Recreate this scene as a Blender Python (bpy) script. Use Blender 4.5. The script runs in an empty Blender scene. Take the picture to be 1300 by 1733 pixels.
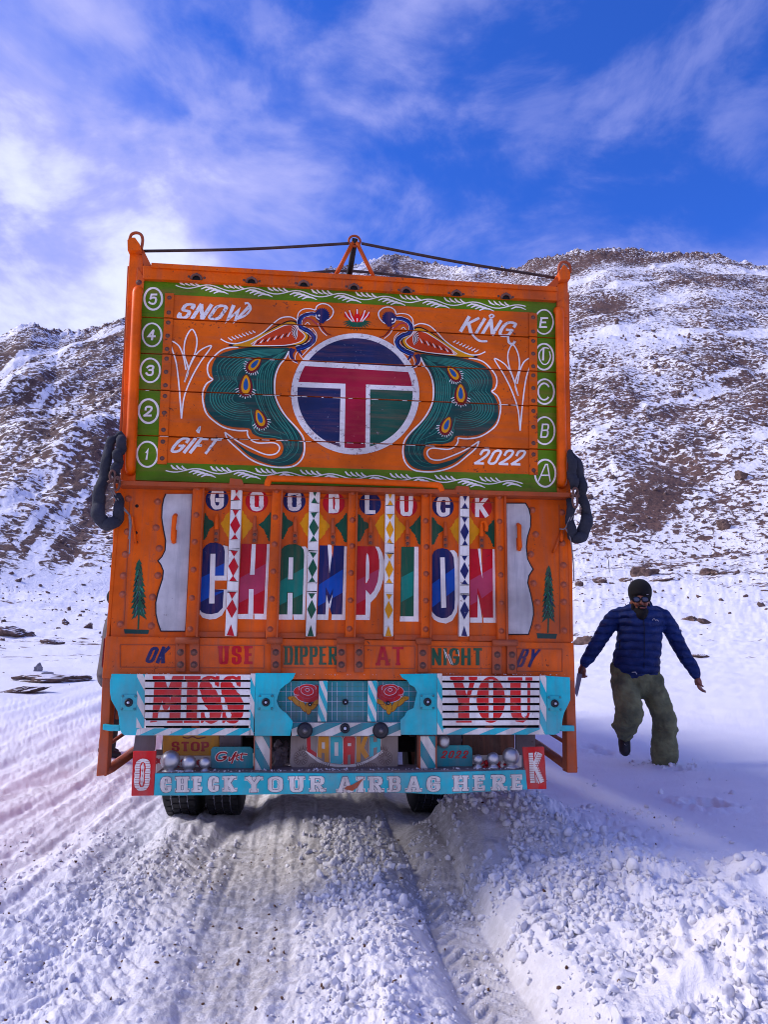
import bpy, bmesh, math, random
import numpy as np
from mathutils import Vector, Matrix, Euler
from mathutils.geometry import tessellate_polygon
random.seed(7); RNG = np.random.default_rng(7)
S = bpy.context.scene; COL = S.collection
rad = math.radians

# ------------------------------------------------------------------ camera
F_PX = 1200.0; CAM_Z = 1.12
def nrm(v): v = np.array(v, float); return v/np.linalg.norm(v)
_up = nrm([28, 5781, -F_PX]); _fw = np.array([0, 0, -1.]); _fw = nrm(_fw-_up*_fw.dot(_up)); _rt = np.cross(_fw, _up)
RW = np.array([_rt, _fw, _up]); CAM = np.array([0, 0, CAM_Z])
cd = bpy.data.cameras.new('camera'); cam = bpy.data.objects.new('camera', cd); COL.objects.link(cam)
mw = Matrix.Identity(4)
for i in range(3):
    for j in range(3): mw[i][j] = RW[i][j]
mw[2][3] = CAM_Z
cam.matrix_world = mw
cd.sensor_fit = 'VERTICAL'; cd.sensor_height = 36.0; cd.lens = 36.0*F_PX/1733.0
cd.clip_start = 0.05; cd.clip_end = 20000
S.camera = cam

# ------------------------------------------------------------------ light
SUN_EL, SUN_AZ = 38.0, 276.0      # azimuth of the light's travel seen from above (deg right of +Y)
sd = bpy.data.lights.new('sun', 'SUN'); sd.energy = 2.3; sd.angle = rad(24); sd.color = (1.0, 0.95, 0.91)
so = bpy.data.objects.new('sun', sd); COL.objects.link(so)
# the light comes from the left, a little ahead: the truck's shadow falls to the right and towards the viewer
_a = rad(SUN_AZ)                      # compass bearing of the sun seen from the scene, measured from +Y to +X
sdir = Vector((math.sin(_a)*math.cos(rad(SUN_EL)), math.cos(_a)*math.cos(rad(SUN_EL)), math.sin(rad(SUN_EL))))
so.rotation_euler = sdir.to_track_quat('Z', 'Y').to_euler(); so.location = (-8, -8, 12)

W = bpy.data.worlds.new('World'); S.world = W; W.use_nodes = True
nt = W.node_tree; N = nt.nodes; L = nt.links; N.clear()
def wn(t, **k):
    n = N.new(t)
    for a, b in k.items(): setattr(n, a, b)
    return n
out = wn('ShaderNodeOutputWorld'); bg = wn('ShaderNodeBackground'); bg.inputs['Strength'].default_value = 0.1
sky = wn('ShaderNodeTexSky', sky_type='NISHITA', sun_disc=False)
sky.sun_elevation = rad(SUN_EL); sky.sun_rotation = _a; sky.altitude = 4000; sky.air_density = 1.3; sky.dust_density = 0.3; sky.ozone_density = 3.0
tint = wn('ShaderNodeMix', data_type='RGBA', blend_type='MULTIPLY'); tint.inputs['Factor'].default_value = 1
L.new(sky.outputs[0], tint.inputs['A']); tint.inputs['B'].default_value = (0.34, 0.78, 1.95, 1)
tc = wn('ShaderNodeTexCoord')
mp = wn('ShaderNodeMapping'); mp.inputs['Scale'].default_value = (1.0, 1.0, 1.7); mp.inputs['Rotation'].default_value = (0, 0.35, 0)
mp.inputs['Location'].default_value = (0.35, 0.2, 0.1)
L.new(tc.outputs['Generated'], mp.inputs[0])
def noise(sc, det, rough, dist=0.0, lac=2.0):
    n = wn('ShaderNodeTexNoise'); n.inputs['Scale'].default_value = sc; n.inputs['Detail'].default_value = det
    n.inputs['Roughness'].default_value = rough; n.inputs['Distortion'].default_value = dist; L.new(mp.outputs[0], n.inputs['Vector']); return n
def ramp(src, a, b, va=0., vb=1.):
    r = wn('ShaderNodeMapRange', interpolation_type='SMOOTHSTEP'); r.inputs[1].default_value = a; r.inputs[2].default_value = b
    r.inputs[3].default_value = va; r.inputs[4].default_value = vb; L.new(src, r.inputs[0]); return r.outputs[0]
def mth(op, a, b):
    m = wn('ShaderNodeMath', operation=op)
    for i, v in enumerate((a, b)):
        if isinstance(v, (int, float)): m.inputs[i].default_value = v
        else: L.new(v, m.inputs[i])
    return m.outputs[0]
sepw = wn('ShaderNodeSeparateXYZ'); L.new(tc.outputs['Generated'], sepw.inputs[0])
big = ramp(noise(2.0, 5, .55, .3).outputs[0], .35, .66)
fine = ramp(noise(5.2, 9, .6, .35).outputs[0], .34, .70)
low = ramp(sepw.outputs[2], .30, .76, 1., 0.)           # more cloud towards the horizon
east = ramp(sepw.outputs[0], -.40, .50, .11, -.16)
cov = mth('ADD', mth('ADD', mth('MULTIPLY', big, .56), mth('MULTIPLY', fine, .44)), mth('ADD', mth('MULTIPLY', low, .50), east))
covm = ramp(cov, .14, 1.04)
c1 = wn('ShaderNodeMix', data_type='RGBA'); L.new(covm, c1.inputs['Factor']); L.new(tint.outputs['Result'], c1.inputs['A'])
cc = wn('ShaderNodeMix', data_type='RGBA'); L.new(ramp(cov, .80, 1.30), cc.inputs['Factor'])
cc.inputs['A'].default_value = (3.3, 3.5, 7.0, 1); cc.inputs['B'].default_value = (5.9, 6.3, 8.2, 1)
L.new(cc.outputs['Result'], c1.inputs['B']); L.new(c1.outputs['Result'], bg.inputs['Color']); L.new(bg.outputs[0], out.inputs[0])
S.view_settings.view_transform = 'Standard'; S.view_settings.look = 'None'; S.view_settings.exposure = 0.53; S.view_settings.gamma = 1.0
S.view_settings.use_curve_mapping = False
S.render.engine = 'CYCLES'; S.cycles.filter_width = 1.05

# ------------------------------------------------------------------ pixel -> place
def ray(x, y): return RW @ np.array([x-650., 866.5-y, -F_PX])
YAW = rad(5.8134)
U = np.array([math.cos(YAW), math.sin(YAW), 0]); FW = np.array([-math.sin(YAW), math.cos(YAW), 0])
O3 = np.array([-0.21519, 3.69722, 0.0])
def P(x, y, w=0.0):
    """photo pixel -> (u, v) in the truck's rear plane moved w metres towards the viewer"""
    r = ray(x, y); t = ((O3-CAM)@FW-w)/(r@FW); p = CAM+r*t
    return (float((p-O3)@U), float(p[2]))
PXM = 0.00308
def zoom(ox, oy, s): return lambda x, y: (ox+x/s, oy+y/s)
ZA = zoom(330, 500, 5.2); ZB = zoom(630, 500, 5.2); ZC = zoom(480, 550, 5.2); ZD = zoom(220, 460, 6.5); ZE = zoom(760, 480, 5.909)
Z1 = zoom(200, 380, 3.25); Z2 = zoom(580, 380, 3.023); Z3 = zoom(150, 790, 2.9545); Z4 = zoom(570, 790, 2.9545)
Z5 = zoom(150, 1070, 2.9545); Z6 = zoom(570, 1070, 2.9545)
ZH = zoom(320, 820, 6.6625); ZI = zoom(450, 820, 6.6625); ZJ = zoom(580, 820, 6.6625); ZK = zoom(710, 820, 6.6625)
ZL = zoom(160, 1120, 4.643); ZM = zoom(420, 1120, 4.333); ZN = zoom(710, 1120, 4.643)
ZP = zoom(150, 700, 3.767); ZQ = zoom(920, 730, 4.03)
def Q(z, pts, w=0.0): return [P(*z(*p), w) for p in pts]
ID = lambda x, y: (x, y)

# ------------------------------------------------------------------ materials
def lin(c): return tuple(((v/255.)/12.92 if v/255. <= .04045 else ((v/255.+.055)/1.055)**2.4) for v in c)+(1.,)
class NT:
    def __init__(s, name):
        s.m = bpy.data.materials.new(name); s.m.use_nodes = True; s.t = s.m.node_tree; s.b = s.t.nodes['Principled BSDF']
        s.tc = s.t.nodes.new('ShaderNodeTexCoord')
    def n(s, t, **k):
        n = s.t.nodes.new(t)
        for a, b in k.items(): setattr(n, a, b)
        return n
    def l(s, a, b): s.t.links.new(a, b)
    def set(s, inp, v):
        if hasattr(v, 'is_linked') or isinstance(v, bpy.types.NodeSocket): s.l(v, inp)
        else: inp.default_value = v
    def noise(s, sc, det=5, rough=.55, map_=None, coord='Object', dist=0., loc=(0, 0, 0)):
        n = s.n('ShaderNodeTexNoise'); n.inputs['Scale'].default_value = sc; n.inputs['Detail'].default_value = det
        n.inputs['Roughness'].default_value = rough; n.inputs['Distortion'].default_value = dist
        v = s.tc.outputs[coord] if isinstance(coord, str) else coord
        if map_ or loc != (0, 0, 0):
            m = s.n('ShaderNodeMapping'); m.inputs['Scale'].default_value = map_ or (1, 1, 1); m.inputs['Location'].default_value = loc
            s.l(v, m.inputs[0]); v = m.outputs[0]
        s.l(v, n.inputs['Vector']); return n.outputs[0]
    def rng(s, v, a, b, c=0., d=1.):
        r = s.n('ShaderNodeMapRange', interpolation_type='SMOOTHSTEP')
        for i, x in enumerate((a, b, c, d)): s.set(r.inputs[i+1], x)
        s.l(v, r.inputs[0]); return r.outputs[0]
    def mix(s, f, a, b, mode='MIX'):
        m = s.n('ShaderNodeMix', data_type='RGBA', blend_type=mode)
        s.set(m.inputs['Factor'], f); s.set(m.inputs['A'], a); s.set(m.inputs['B'], b); return m.outputs['Result']
    def math(s, op, a, b=0.):
        m = s.n('ShaderNodeMath', operation=op); s.set(m.inputs[0], a); s.set(m.inputs[1], b); return m.outputs[0]
    def bump(s, h, dist=.002, st=.5, normal=None):
        b = s.n('ShaderNodeBump'); b.inputs['Strength'].default_value = st; b.inputs['Distance'].default_value = dist; s.l(h, b.inputs['Height'])
        if normal: s.l(normal, b.inputs['Normal'])
        return b.outputs[0]
    def col(s, c): s.set(s.b.inputs['Base Color'], c)
    def rough(s, r): s.set(s.b.inputs['Roughness'], r)
    def nor(s, n): s.l(n, s.b.inputs['Normal'])
MC = {}
def paint(name, rgb, rough=.5, chips=.3, grime=.3, under=(70, 45, 38), grain='v', dust=(156, 88, 64)):
    if name in MC: return MC[name]
    k = NT(name); c = lin(rgb)
    var = k.rng(k.noise(3.3, 6, .6), .3, .7, .66, 1.10)
    vc = k.n('ShaderNodeCombineColor')
    for i in range(3): k.l(var, vc.inputs[i])
    base = k.mix(1., c, vc.outputs[0], 'MULTIPLY')
    mg = (14, 14, 1.0) if grain == 'v' else (1.0, 14, 14)
    st = k.noise(1.6, 7, .7, mg)
    base = k.mix(k.rng(st, .44, .76, 0., grime), base, lin(dust))
    big = k.noise(2.1, 4, .6, loc=(3, 1, 7))
    base = k.mix(k.math('MULTIPLY', k.rng(big, .50, .74), grime*.55), base, lin((96, 66, 56)))
    sz = k.n('ShaderNodeSeparateXYZ'); k.l(k.tc.outputs['Object'], sz.inputs[0])
    film = k.math('MULTIPLY', k.rng(sz.outputs[2], 1.55, .45, 0., .42), k.rng(k.noise(5, 7, .7, (1.6, 1.6, .8), loc=(6, 6, 6)), .36, .70, .12, 1.))
    base = k.mix(film, base, lin((146, 122, 114)))
    ch = k.noise(46, 8, .72); ch2 = k.noise(5, 3, .6, loc=(9, 4, 2))
    amt = k.math('ADD', ch, k.math('MULTIPLY', ch2, .35))
    th = .90-.145*chips
    scf = k.noise(13, 6, .8, loc=(4, 4, 8)); base = k.mix(k.rng(k.math('ADD', scf, k.math('MULTIPLY', k.noise(1.7, 3, .6, loc=(2, 7, 1)), .45)), .93-.1*chips, .99-.1*chips, 0., .5), base, lin(dust))
    base = k.mix(k.rng(amt, th, th+.03, 0., .85 if chips > 0 else 0.), base, lin(under))
    if grain == 'h':
        sc = k.noise(2.2, 6, .75, (1, 30, 42), loc=(0, 0, 3)); base = k.mix(k.rng(sc, .63, .70, 0., .6), base, lin((60, 38, 32)))
    k.col(base); k.rough(k.rng(k.noise(9, 5), .3, .7, rough-.1, rough+.14))
    k.nor(k.bump(k.noise(28, 6, .6, (1, 1, 1)), .0016, .35)); k.b.inputs['Specular IOR Level'].default_value = .16
    MC[name] = k.m; return k.m
def plain(name, rgb, rough=.6, metal=0., bump=0., bs=40, var=.15):
    if name in MC: return MC[name]
    k = NT(name)
    f = k.rng(k.noise(6, 6, .6), .3, .7, 1-var, 1+var*.6); vc = k.n('ShaderNodeCombineColor')
    for i in range(3): k.l(f, vc.inputs[i])
    k.col(k.mix(1., lin(rgb), vc.outputs[0], 'MULTIPLY')); k.rough(rough); k.b.inputs['Metallic'].default_value = metal
    if bump: k.nor(k.bump(k.noise(bs, 6, .6), bump, .6))
    MC[name] = k.m; return k.m
ORANGE = paint('orange_paint', (234, 97, 0), chips=.6, grime=.62)
ORANGE_W = paint('orange_wood_paint', (228, 99, 0), chips=.8, grime=.5, grain='h')
ORANGE_B = paint('bright_orange_pipe_paint', (244, 98, 0), rough=.42, chips=.25, grime=.14)
ORANGE_D = paint('dusty_orange_steel', (196, 86, 34), chips=.5, grime=.75)
ORANGE_R = paint('orange_rust_paint', (176, 80, 38), chips=.6, grime=.7)
GREEN_W = paint('green_wood_paint', (88, 130, 6), chips=.45, grime=.4, grain='h')
WHITE = paint('white_lettering_paint', (250, 244, 232), chips=.35, grime=.25, under=(200, 110, 60))
WHITE_O = paint('worn_white_paint', (236, 230, 222), chips=.95, grime=.3, under=(120, 100, 100), grain='h')
WHITE_C = paint('white_line_paint', (252, 244, 232), chips=.3, grime=.05, under=(220, 110, 40))
NAVY = paint('navy_paint', (22, 36, 92), chips=.5, grime=.35, under=(120, 120, 140))
NAVY_W = paint('worn_navy_paint', (28, 42, 84), chips=.5, grime=.4, under=(150, 150, 165), grain='h')
BLUE = paint('blue_paint', (6, 78, 170), chips=.1, grime=.12)
RED = paint('red_paint', (196, 12, 34), chips=.45, grime=.3)
RED_W = paint('worn_crimson_paint', (166, 22, 52), chips=.4, grime=.3, grain='h', under=(190, 120, 120))
REDL = paint('bright_red_paint', (222, 14, 22), chips=.3, grime=.25)
PINK = paint('pink_paint', (186, 62, 92), chips=.1, grime=.12)
GREEN = paint('dark_green_paint', (18, 88, 62), chips=.5, grime=.25)
GREEN_D = paint('worn_dark_green_paint', (26, 84, 66), chips=.5, grime=.35, grain='h', under=(130, 140, 140))
TEAL = paint('teal_paint', (14, 132, 112), chips=.1, grime=.15)
PEA = paint('peacock_green_paint', (16, 72, 66), chips=.45, grime=.25, grain='h', under=(110, 120, 120))
PEAL = paint('peacock_line_paint', (52, 138, 116), chips=.3, grime=.1)
YEL = paint('yellow_paint', (236, 158, 0), chips=.4, grime=.3)
MAR = paint('maroon_paint', (118, 26, 32), chips=.2, grime=.1)
BLACK = paint('black_paint', (24, 16, 22), chips=.1, grime=.1)
LTBLUE = paint('eye_blue_paint', (30, 90, 150), chips=.1, grime=.1)
CYAN = paint('cyan_paint', (0, 196, 204), rough=.42, chips=.4, grime=.38, dust=(90, 130, 140))
CYAN_D = paint('dusty_cyan_paint', (6, 150, 158), chips=.3, grime=.5, dust=(110, 120, 125))
WHITE_D = paint('dusty_white_paint', (240, 234, 222), chips=.45, grime=.4, dust=(150, 120, 112), under=(120, 95, 85))
SLATW = paint('white_slat_paint', (248, 242, 232), chips=.5, grime=.3, dust=(150, 140, 140), under=(120, 95, 85))
SILVER = paint('silver_paint', (206, 202, 200), rough=.38, chips=.3, grime=.55, dust=(130, 130, 140))
GREYB = paint('grey_board', (106, 98, 104), chips=.6, grime=.6, dust=(90, 76, 72))
BRNB = paint('brown_board', (88, 64, 54), chips=.6, grime=.6)
STOPY = paint('ochre_flap_paint', (236, 164, 30), chips=.3, grime=.35)
FLAP = paint('beige_flap_paint', (148, 136, 128), chips=.3, grime=.5, dust=(110, 96, 88))
FLAPD = paint('dark_filigree_paint', (92, 80, 76), chips=.2, grime=.3)
STEEL = plain('rusty_steel', (112, 74, 62), .7, .2, .002, 60, .35)
DARK = plain('dark_chassis', (26, 22, 24), .75, 0, .002, 40)
RUBBER = plain('tyre_rubber', (22, 22, 26), .8, 0, .002, 30)
CHROME = plain('chrome_dome', (186, 184, 186), .42, .85, .0, 40, .2)
CLOTH = plain('dark_slate_cloth', (40, 42, 54), .9, 0, .012, 34, .4)
ROPE = plain('brown_rope', (70, 54, 52), .95, 0, .004, 160, .4)
WIRE = plain('grey_wire', (132, 124, 122), .6, .3, .001, 80)
GAP = plain('black_gap', (12, 8, 8), .9)
LAMP = plain('black_lamp_rubber', (30, 30, 38), .5)
LENS = plain('pale_lens', (190, 196, 210), .2)

# ------------------------------------------------------------------ mesh builder
def tag(o, label=None, cat=None, group=None, kind=None):
    if label: o['label'] = label
    if cat: o['category'] = cat
    if group: o['group'] = group
    if kind: o['kind'] = kind
    return o
def empty(name, loc=(0, 0, 0), rz=0., label=None, cat=None, group=None):
    o = bpy.data.objects.new(name, None); COL.objects.link(o); o.location = loc; o.rotation_euler = (0, 0, rz); o.empty_display_size = .2
    return tag(o, label, cat, group)
class MB:
    def __init__(s): s.v = []; s.f = []; s.mi = []; s.mats = []; s.sm = []
    def m(s, mat):
        if mat not in s.mats: s.mats.append(mat)
        return s.mats.index(mat)
    def add(s, vs, fs, mat, smooth=False):
        b = len(s.v); s.v += [tuple(map(float, v)) for v in vs]; k = s.m(mat)
        for f in fs: s.f.append([b+i for i in f]); s.mi.append(k); s.sm.append(smooth)
    def box(s, u0, u1, v0, v1, w0, w1, mat):
        """u right, v up, w towards the viewer"""
        vs = [(u, -w, v) for w in (w1, w0) for v in (v0, v1) for u in (u0, u1)]
        s.add(vs, [(0, 1, 3, 2), (5, 4, 6, 7), (4, 0, 2, 6), (1, 5, 7, 3), (2, 3, 7, 6), (4, 5, 1, 0)], mat)
    def prism(s, poly, w0, w1, mat):
        """polygon in (u, v) given a thickness from w0 (back) to w1 (front)"""
        n = len(poly); a = sum(poly[i][0]*poly[(i+1) % n][1]-poly[(i+1) % n][0]*poly[i][1] for i in range(n))
        if a < 0: poly = poly[::-1]
        tr = tessellate_polygon([[Vector((p[0], p[1], 0)) for p in poly]])
        vs = [(p[0], -w1, p[1]) for p in poly]+[(p[0], -w0, p[1]) for p in poly]; fs = []
        for t in tr:
            a_, b_, c_ = [poly[i] for i in t]
            if (b_[0]-a_[0])*(c_[1]-a_[1])-(b_[1]-a_[1])*(c_[0]-a_[0]) < 0: t = t[::-1]
            fs.append(tuple(t)); fs.append(tuple(n+i for i in t[::-1]))
        for i in range(n): fs.append((i, n+i, n+(i+1) % n, (i+1) % n))
        s.add(vs, fs, mat)
    def tube(s, pts, r, mat, n=10, cap=True, flat=None):
        pts = [Vector(p) for p in pts]; m = len(pts); rs = r if isinstance(r, (list, tuple)) else [r]*m
        vs = []; prev = None
        for i, p in enumerate(pts):
            t = (pts[min(i+1, m-1)]-pts[max(i-1, 0)]).normalized()
            if prev is None:
                a = Vector((0, 1, 0)) if abs(t.y) < .9 else Vector((1, 0, 0)); x = t.cross(a).normalized()
            else: x = (prev-t*prev.dot(t)).normalized()
            prev = x; y = t.cross(x); ri = rs[i]; rx, ry = ri if isinstance(ri, (list, tuple)) else (ri, ri)
            for k in range(n):
                an = 2*math.pi*k/n; vs.append(p+x*(rx*math.cos(an))+y*(ry*math.sin(an)))
        fs = [(i*n+k, i*n+(k+1) % n, (i+1)*n+(k+1) % n, (i+1)*n+k) for i in range(m-1) for k in range(n)]
        if cap: fs += [tuple(range(n))[::-1], tuple((m-1)*n+k for k in range(n))]
        s.add(vs, fs, mat, True)
    def lathe(s, prof, axis_o, axis_d, mat, n=24):
        """prof: (radius, height along the axis)"""
        d = Vector(axis_d).normalized(); a = Vector((0, 0, 1)) if abs(d.z) < .9 else Vector((1, 0, 0)); x = d.cross(a).normalized(); y = d.cross(x)
        o = Vector(axis_o); vs = []
        for r, h in prof:
            for k in range(n):
                an = 2*math.pi*k/n; vs.append(o+d*h+x*(r*math.cos(an))+y*(r*math.sin(an)))
        m = len(prof)
        fs = [(i*n+k, i*n+(k+1) % n, (i+1)*n+(k+1) % n, (i+1)*n+k) for i in range(m-1) for k in range(n)]
        fs = [f[::-1] for f in fs]
        s.add(vs, fs, mat, True)
    def ball(s, c, r, mat, n=16, m=10, squash=(1, 1, 1)):
        prof = []; vs = []
        for i in range(m+1):
            th = math.pi*i/m
            for k in range(n):
                a = 2*math.pi*k/n
                vs.append((c[0]+r*squash[0]*math.sin(th)*math.cos(a), c[1]+r*squash[1]*math.sin(th)*math.sin(a), c[2]+r*squash[2]*math.cos(th)))
        s.add(vs, [(i*n+k, (i+1)*n+k, (i+1)*n+(k+1) % n, i*n+(k+1) % n) for i in range(m) for k in range(n)], mat, True)
    def build(s, name, parent=None, bevel=0., label=None, kind=None, loc=None):
        me = bpy.data.meshes.new(name); me.from_pydata(s.v, [], s.f)
        for m in s.mats: me.materials.append(m)
        me.polygons.foreach_set('material_index', s.mi); me.polygons.foreach_set('use_smooth', s.sm); me.update()
        o = bpy.data.objects.new(name, me); COL.objects.link(o)
        if parent: o.parent = parent
        if loc: o.location = loc
        if bevel:
            b = o.modifiers.new('bevel', 'BEVEL'); b.width = bevel; b.segments = 2; b.limit_method = 'ANGLE'; b.angle_limit = rad(40)
        return tag(o, label, kind=kind)
def catmull(pts, n=6, closed=False):
    pts = [tuple(p) for p in pts]; m = len(pts); out = []
    if m < 3: return pts
    rngi = range(m if closed else m-1)
    for i in rngi:
        if closed: p0, p1, p2, p3 = pts[(i-1) % m], pts[i], pts[(i+1) % m], pts[(i+2) % m]
        else: p0, p1, p2, p3 = pts[max(i-1, 0)], pts[i], pts[i+1], pts[min(i+2, m-1)]
        for k in range(n):
            t = k/n; t2 = t*t; t3 = t2*t
            out.append(tuple(.5*(2*b+(c-a)*t+(2*a-5*b+4*c-d)*t2+(-a+3*b-3*c+d)*t3) for a, b, c, d in zip(p0, p1, p2, p3)))
    if not closed: out.append(pts[-1])
    return out
def chaikin(pts, it=3, closed=False):
    for _ in range(it):
        m = len(pts); o = []
        if not closed: o.append(pts[0])
        for i in range(m if closed else m-1):
            a, b = pts[i], pts[(i+1) % m]
            q = (a[0]*.75+b[0]*.25, a[1]*.75+b[1]*.25); r = (a[0]*.25+b[0]*.75, a[1]*.25+b[1]*.75)
            if closed or i > 0: o.append(q)
            if closed or i < m-2: o.append(r)
        if not closed: o.append(pts[-1])
        pts = o
    return pts
def clip_half(poly, f):
    """keep where f(p) >= 0 (linear f)"""
    o = []; n = len(poly)
    for i in range(n):
        a, b = poly[i], poly[(i+1) % n]; fa, fb = f(a), f(b)
        if fa >= 0: o.append(a)
        if (fa >= 0) != (fb >= 0):
            t = fa/(fa-fb); o.append((a[0]+(b[0]-a[0])*t, a[1]+(b[1]-a[1])*t))
    return o

class Art:
    """flat paint laid on the truck's surfaces: polygons and brush strokes, in (u, v)"""
    def __init__(s, parent, w=.001, bands=None): s.mb = MB(); s.w = w; s.bands = bands; s.par = parent; s.c = 0
    def _tri(s, tri, w, mat):
        a, b, c = tri[:3]
        if len(tri) == 3 and abs((b[0]-a[0])*(c[1]-a[1])-(b[1]-a[1])*(c[0]-a[0])) < 1e-10: return
        polys = [tri]
        if s.bands:
            polys = []
            v0 = min(p[1] for p in tri); v1 = max(p[1] for p in tri)
            for lo, hi in s.bands:
                if v1 < lo or v0 > hi: continue
                q = clip_half(tri, lambda p: p[1]-lo)
                if len(q) > 2: q = clip_half(q, lambda p: hi-p[1])
                if len(q) > 2: polys.append(q)
        for q in polys:
            ar = sum(q[i][0]*q[(i+1) % len(q)][1]-q[(i+1) % len(q)][0]*q[i][1] for i in range(len(q)))
            if abs(ar) < 1e-10: continue
            if ar < 0: q = q[::-1]
            s.mb.add([(p[0], -w, p[1]) for p in q], [tuple(range(len(q)))], mat)
    def lay(s, layer): s.c += 1; return s.w+layer*.0004+(s.c % 30)*.000006
    def poly(s, pts, mat, layer=0):
        w = s.lay(layer)
        for t in tessellate_polygon([[Vector((p[0], p[1], 0)) for p in pts]]): s._tri([pts[i] for i in t], w, mat)
    def stroke(s, pts, wid, mat, layer=1, closed=False, taper=None, nib=None, ext=0.):
        """wid: full width in metres (a number or one per point); nib=(wide on verticals, wide on horizontals)"""
        w = s.lay(layer); pts = [tuple(p) for p in pts]
        q = [pts[0]]
        for p in pts[1:]:
            if math.hypot(p[0]-q[-1][0], p[1]-q[-1][1]) > 1e-5: q.append(p)
        if closed and math.hypot(q[0][0]-q[-1][0], q[0][1]-q[-1][1]) < 1e-5: q.pop()
        pts = q; m = len(pts)
        if m < 2: return
        if ext and not closed:
            for a, b in ((0, 1), (m-1, m-2)):
                dx, dy = pts[a][0]-pts[b][0], pts[a][1]-pts[b][1]; l = math.hypot(dx, dy); pts[a] = (pts[a][0]+dx/l*ext, pts[a][1]+dy/l*ext)
        def hw(i, d):
            if nib: x = math.sqrt((nib[0]*d[1])**2+(nib[1]*d[0])**2)
            elif isinstance(wid, (list, tuple)): x = wid[min(i, len(wid)-1)]
            else: x = wid
            if taper:
                t = i/(m-1); x *= taper(t)
            return x/2
        L_, R_ = [], []; j1 = random.random()*6; vary = lambda i: 1+.07*math.sin(i*1.7+j1)+.05*math.sin(i*.61+2*j1)
        for i in range(m):
            a = pts[(i-1) % m] if (closed or i > 0) else None; b = pts[(i+1) % m] if (closed or i < m-1) else None
            p = pts[i]; ds = []
            for s_, e_ in ((a, p), (p, b)):
                if s_ is not None and e_ is not None:
                    dx, dy = e_[0]-s_[0], e_[1]-s_[1]; l = math.hypot(dx, dy) or 1e-9; ds.append((dx/l, dy/l))
            if len(ds) == 1: d = ds[0]; h = hw(i, d); nx, ny = -d[1]*h, d[0]*h
            else:
                n1 = (-ds[0][1], ds[0][0]); n2 = (-ds[1][1], ds[1][0]); h1 = hw(i, ds[0]); h2 = hw(i, ds[1])
                det = n1[0]*n2[1]-n1[1]*n2[0]
                if abs(det) < .15: h = (h1+h2)/2; nx, ny = (n1[0]+n2[0])/2*h, (n1[1]+n2[1])/2*h
                else:
                    nx = (h1*n2[1]-h2*n1[1])/det; ny = (n1[0]*h2-n2[0]*h1)/det
                    l = math.hypot(nx, ny); mx = 2.6*max(h1, h2)
                    if l > mx: nx, ny = nx*mx/l, ny*mx/l
            nx *= vary(i); ny *= vary(i)
            L_.append((p[0]+nx, p[1]+ny)); R_.append((p[0]-nx, p[1]-ny))
        for i in range(m if closed else m-1):
            j = (i+1) % m
            s._tri([L_[i], R_[i], R_[j]], w, mat); s._tri([L_[i], R_[j], L_[j]], w, mat)
    def ell(s, c, rx, ry, mat, layer=0, n=28, rot=0.):
        cr, sr = math.cos(rot), math.sin(rot)
        s.poly([(c[0]+rx*math.cos(a)*cr-ry*math.sin(a)*sr, c[1]+rx*math.cos(a)*sr+ry*math.sin(a)*cr) for a in [2*math.pi*k/n for k in range(n)]], mat, layer)
    def done(s, name, label=None):
        if s.mb.v: return s.mb.build(name, s.par, label=label)

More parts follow.
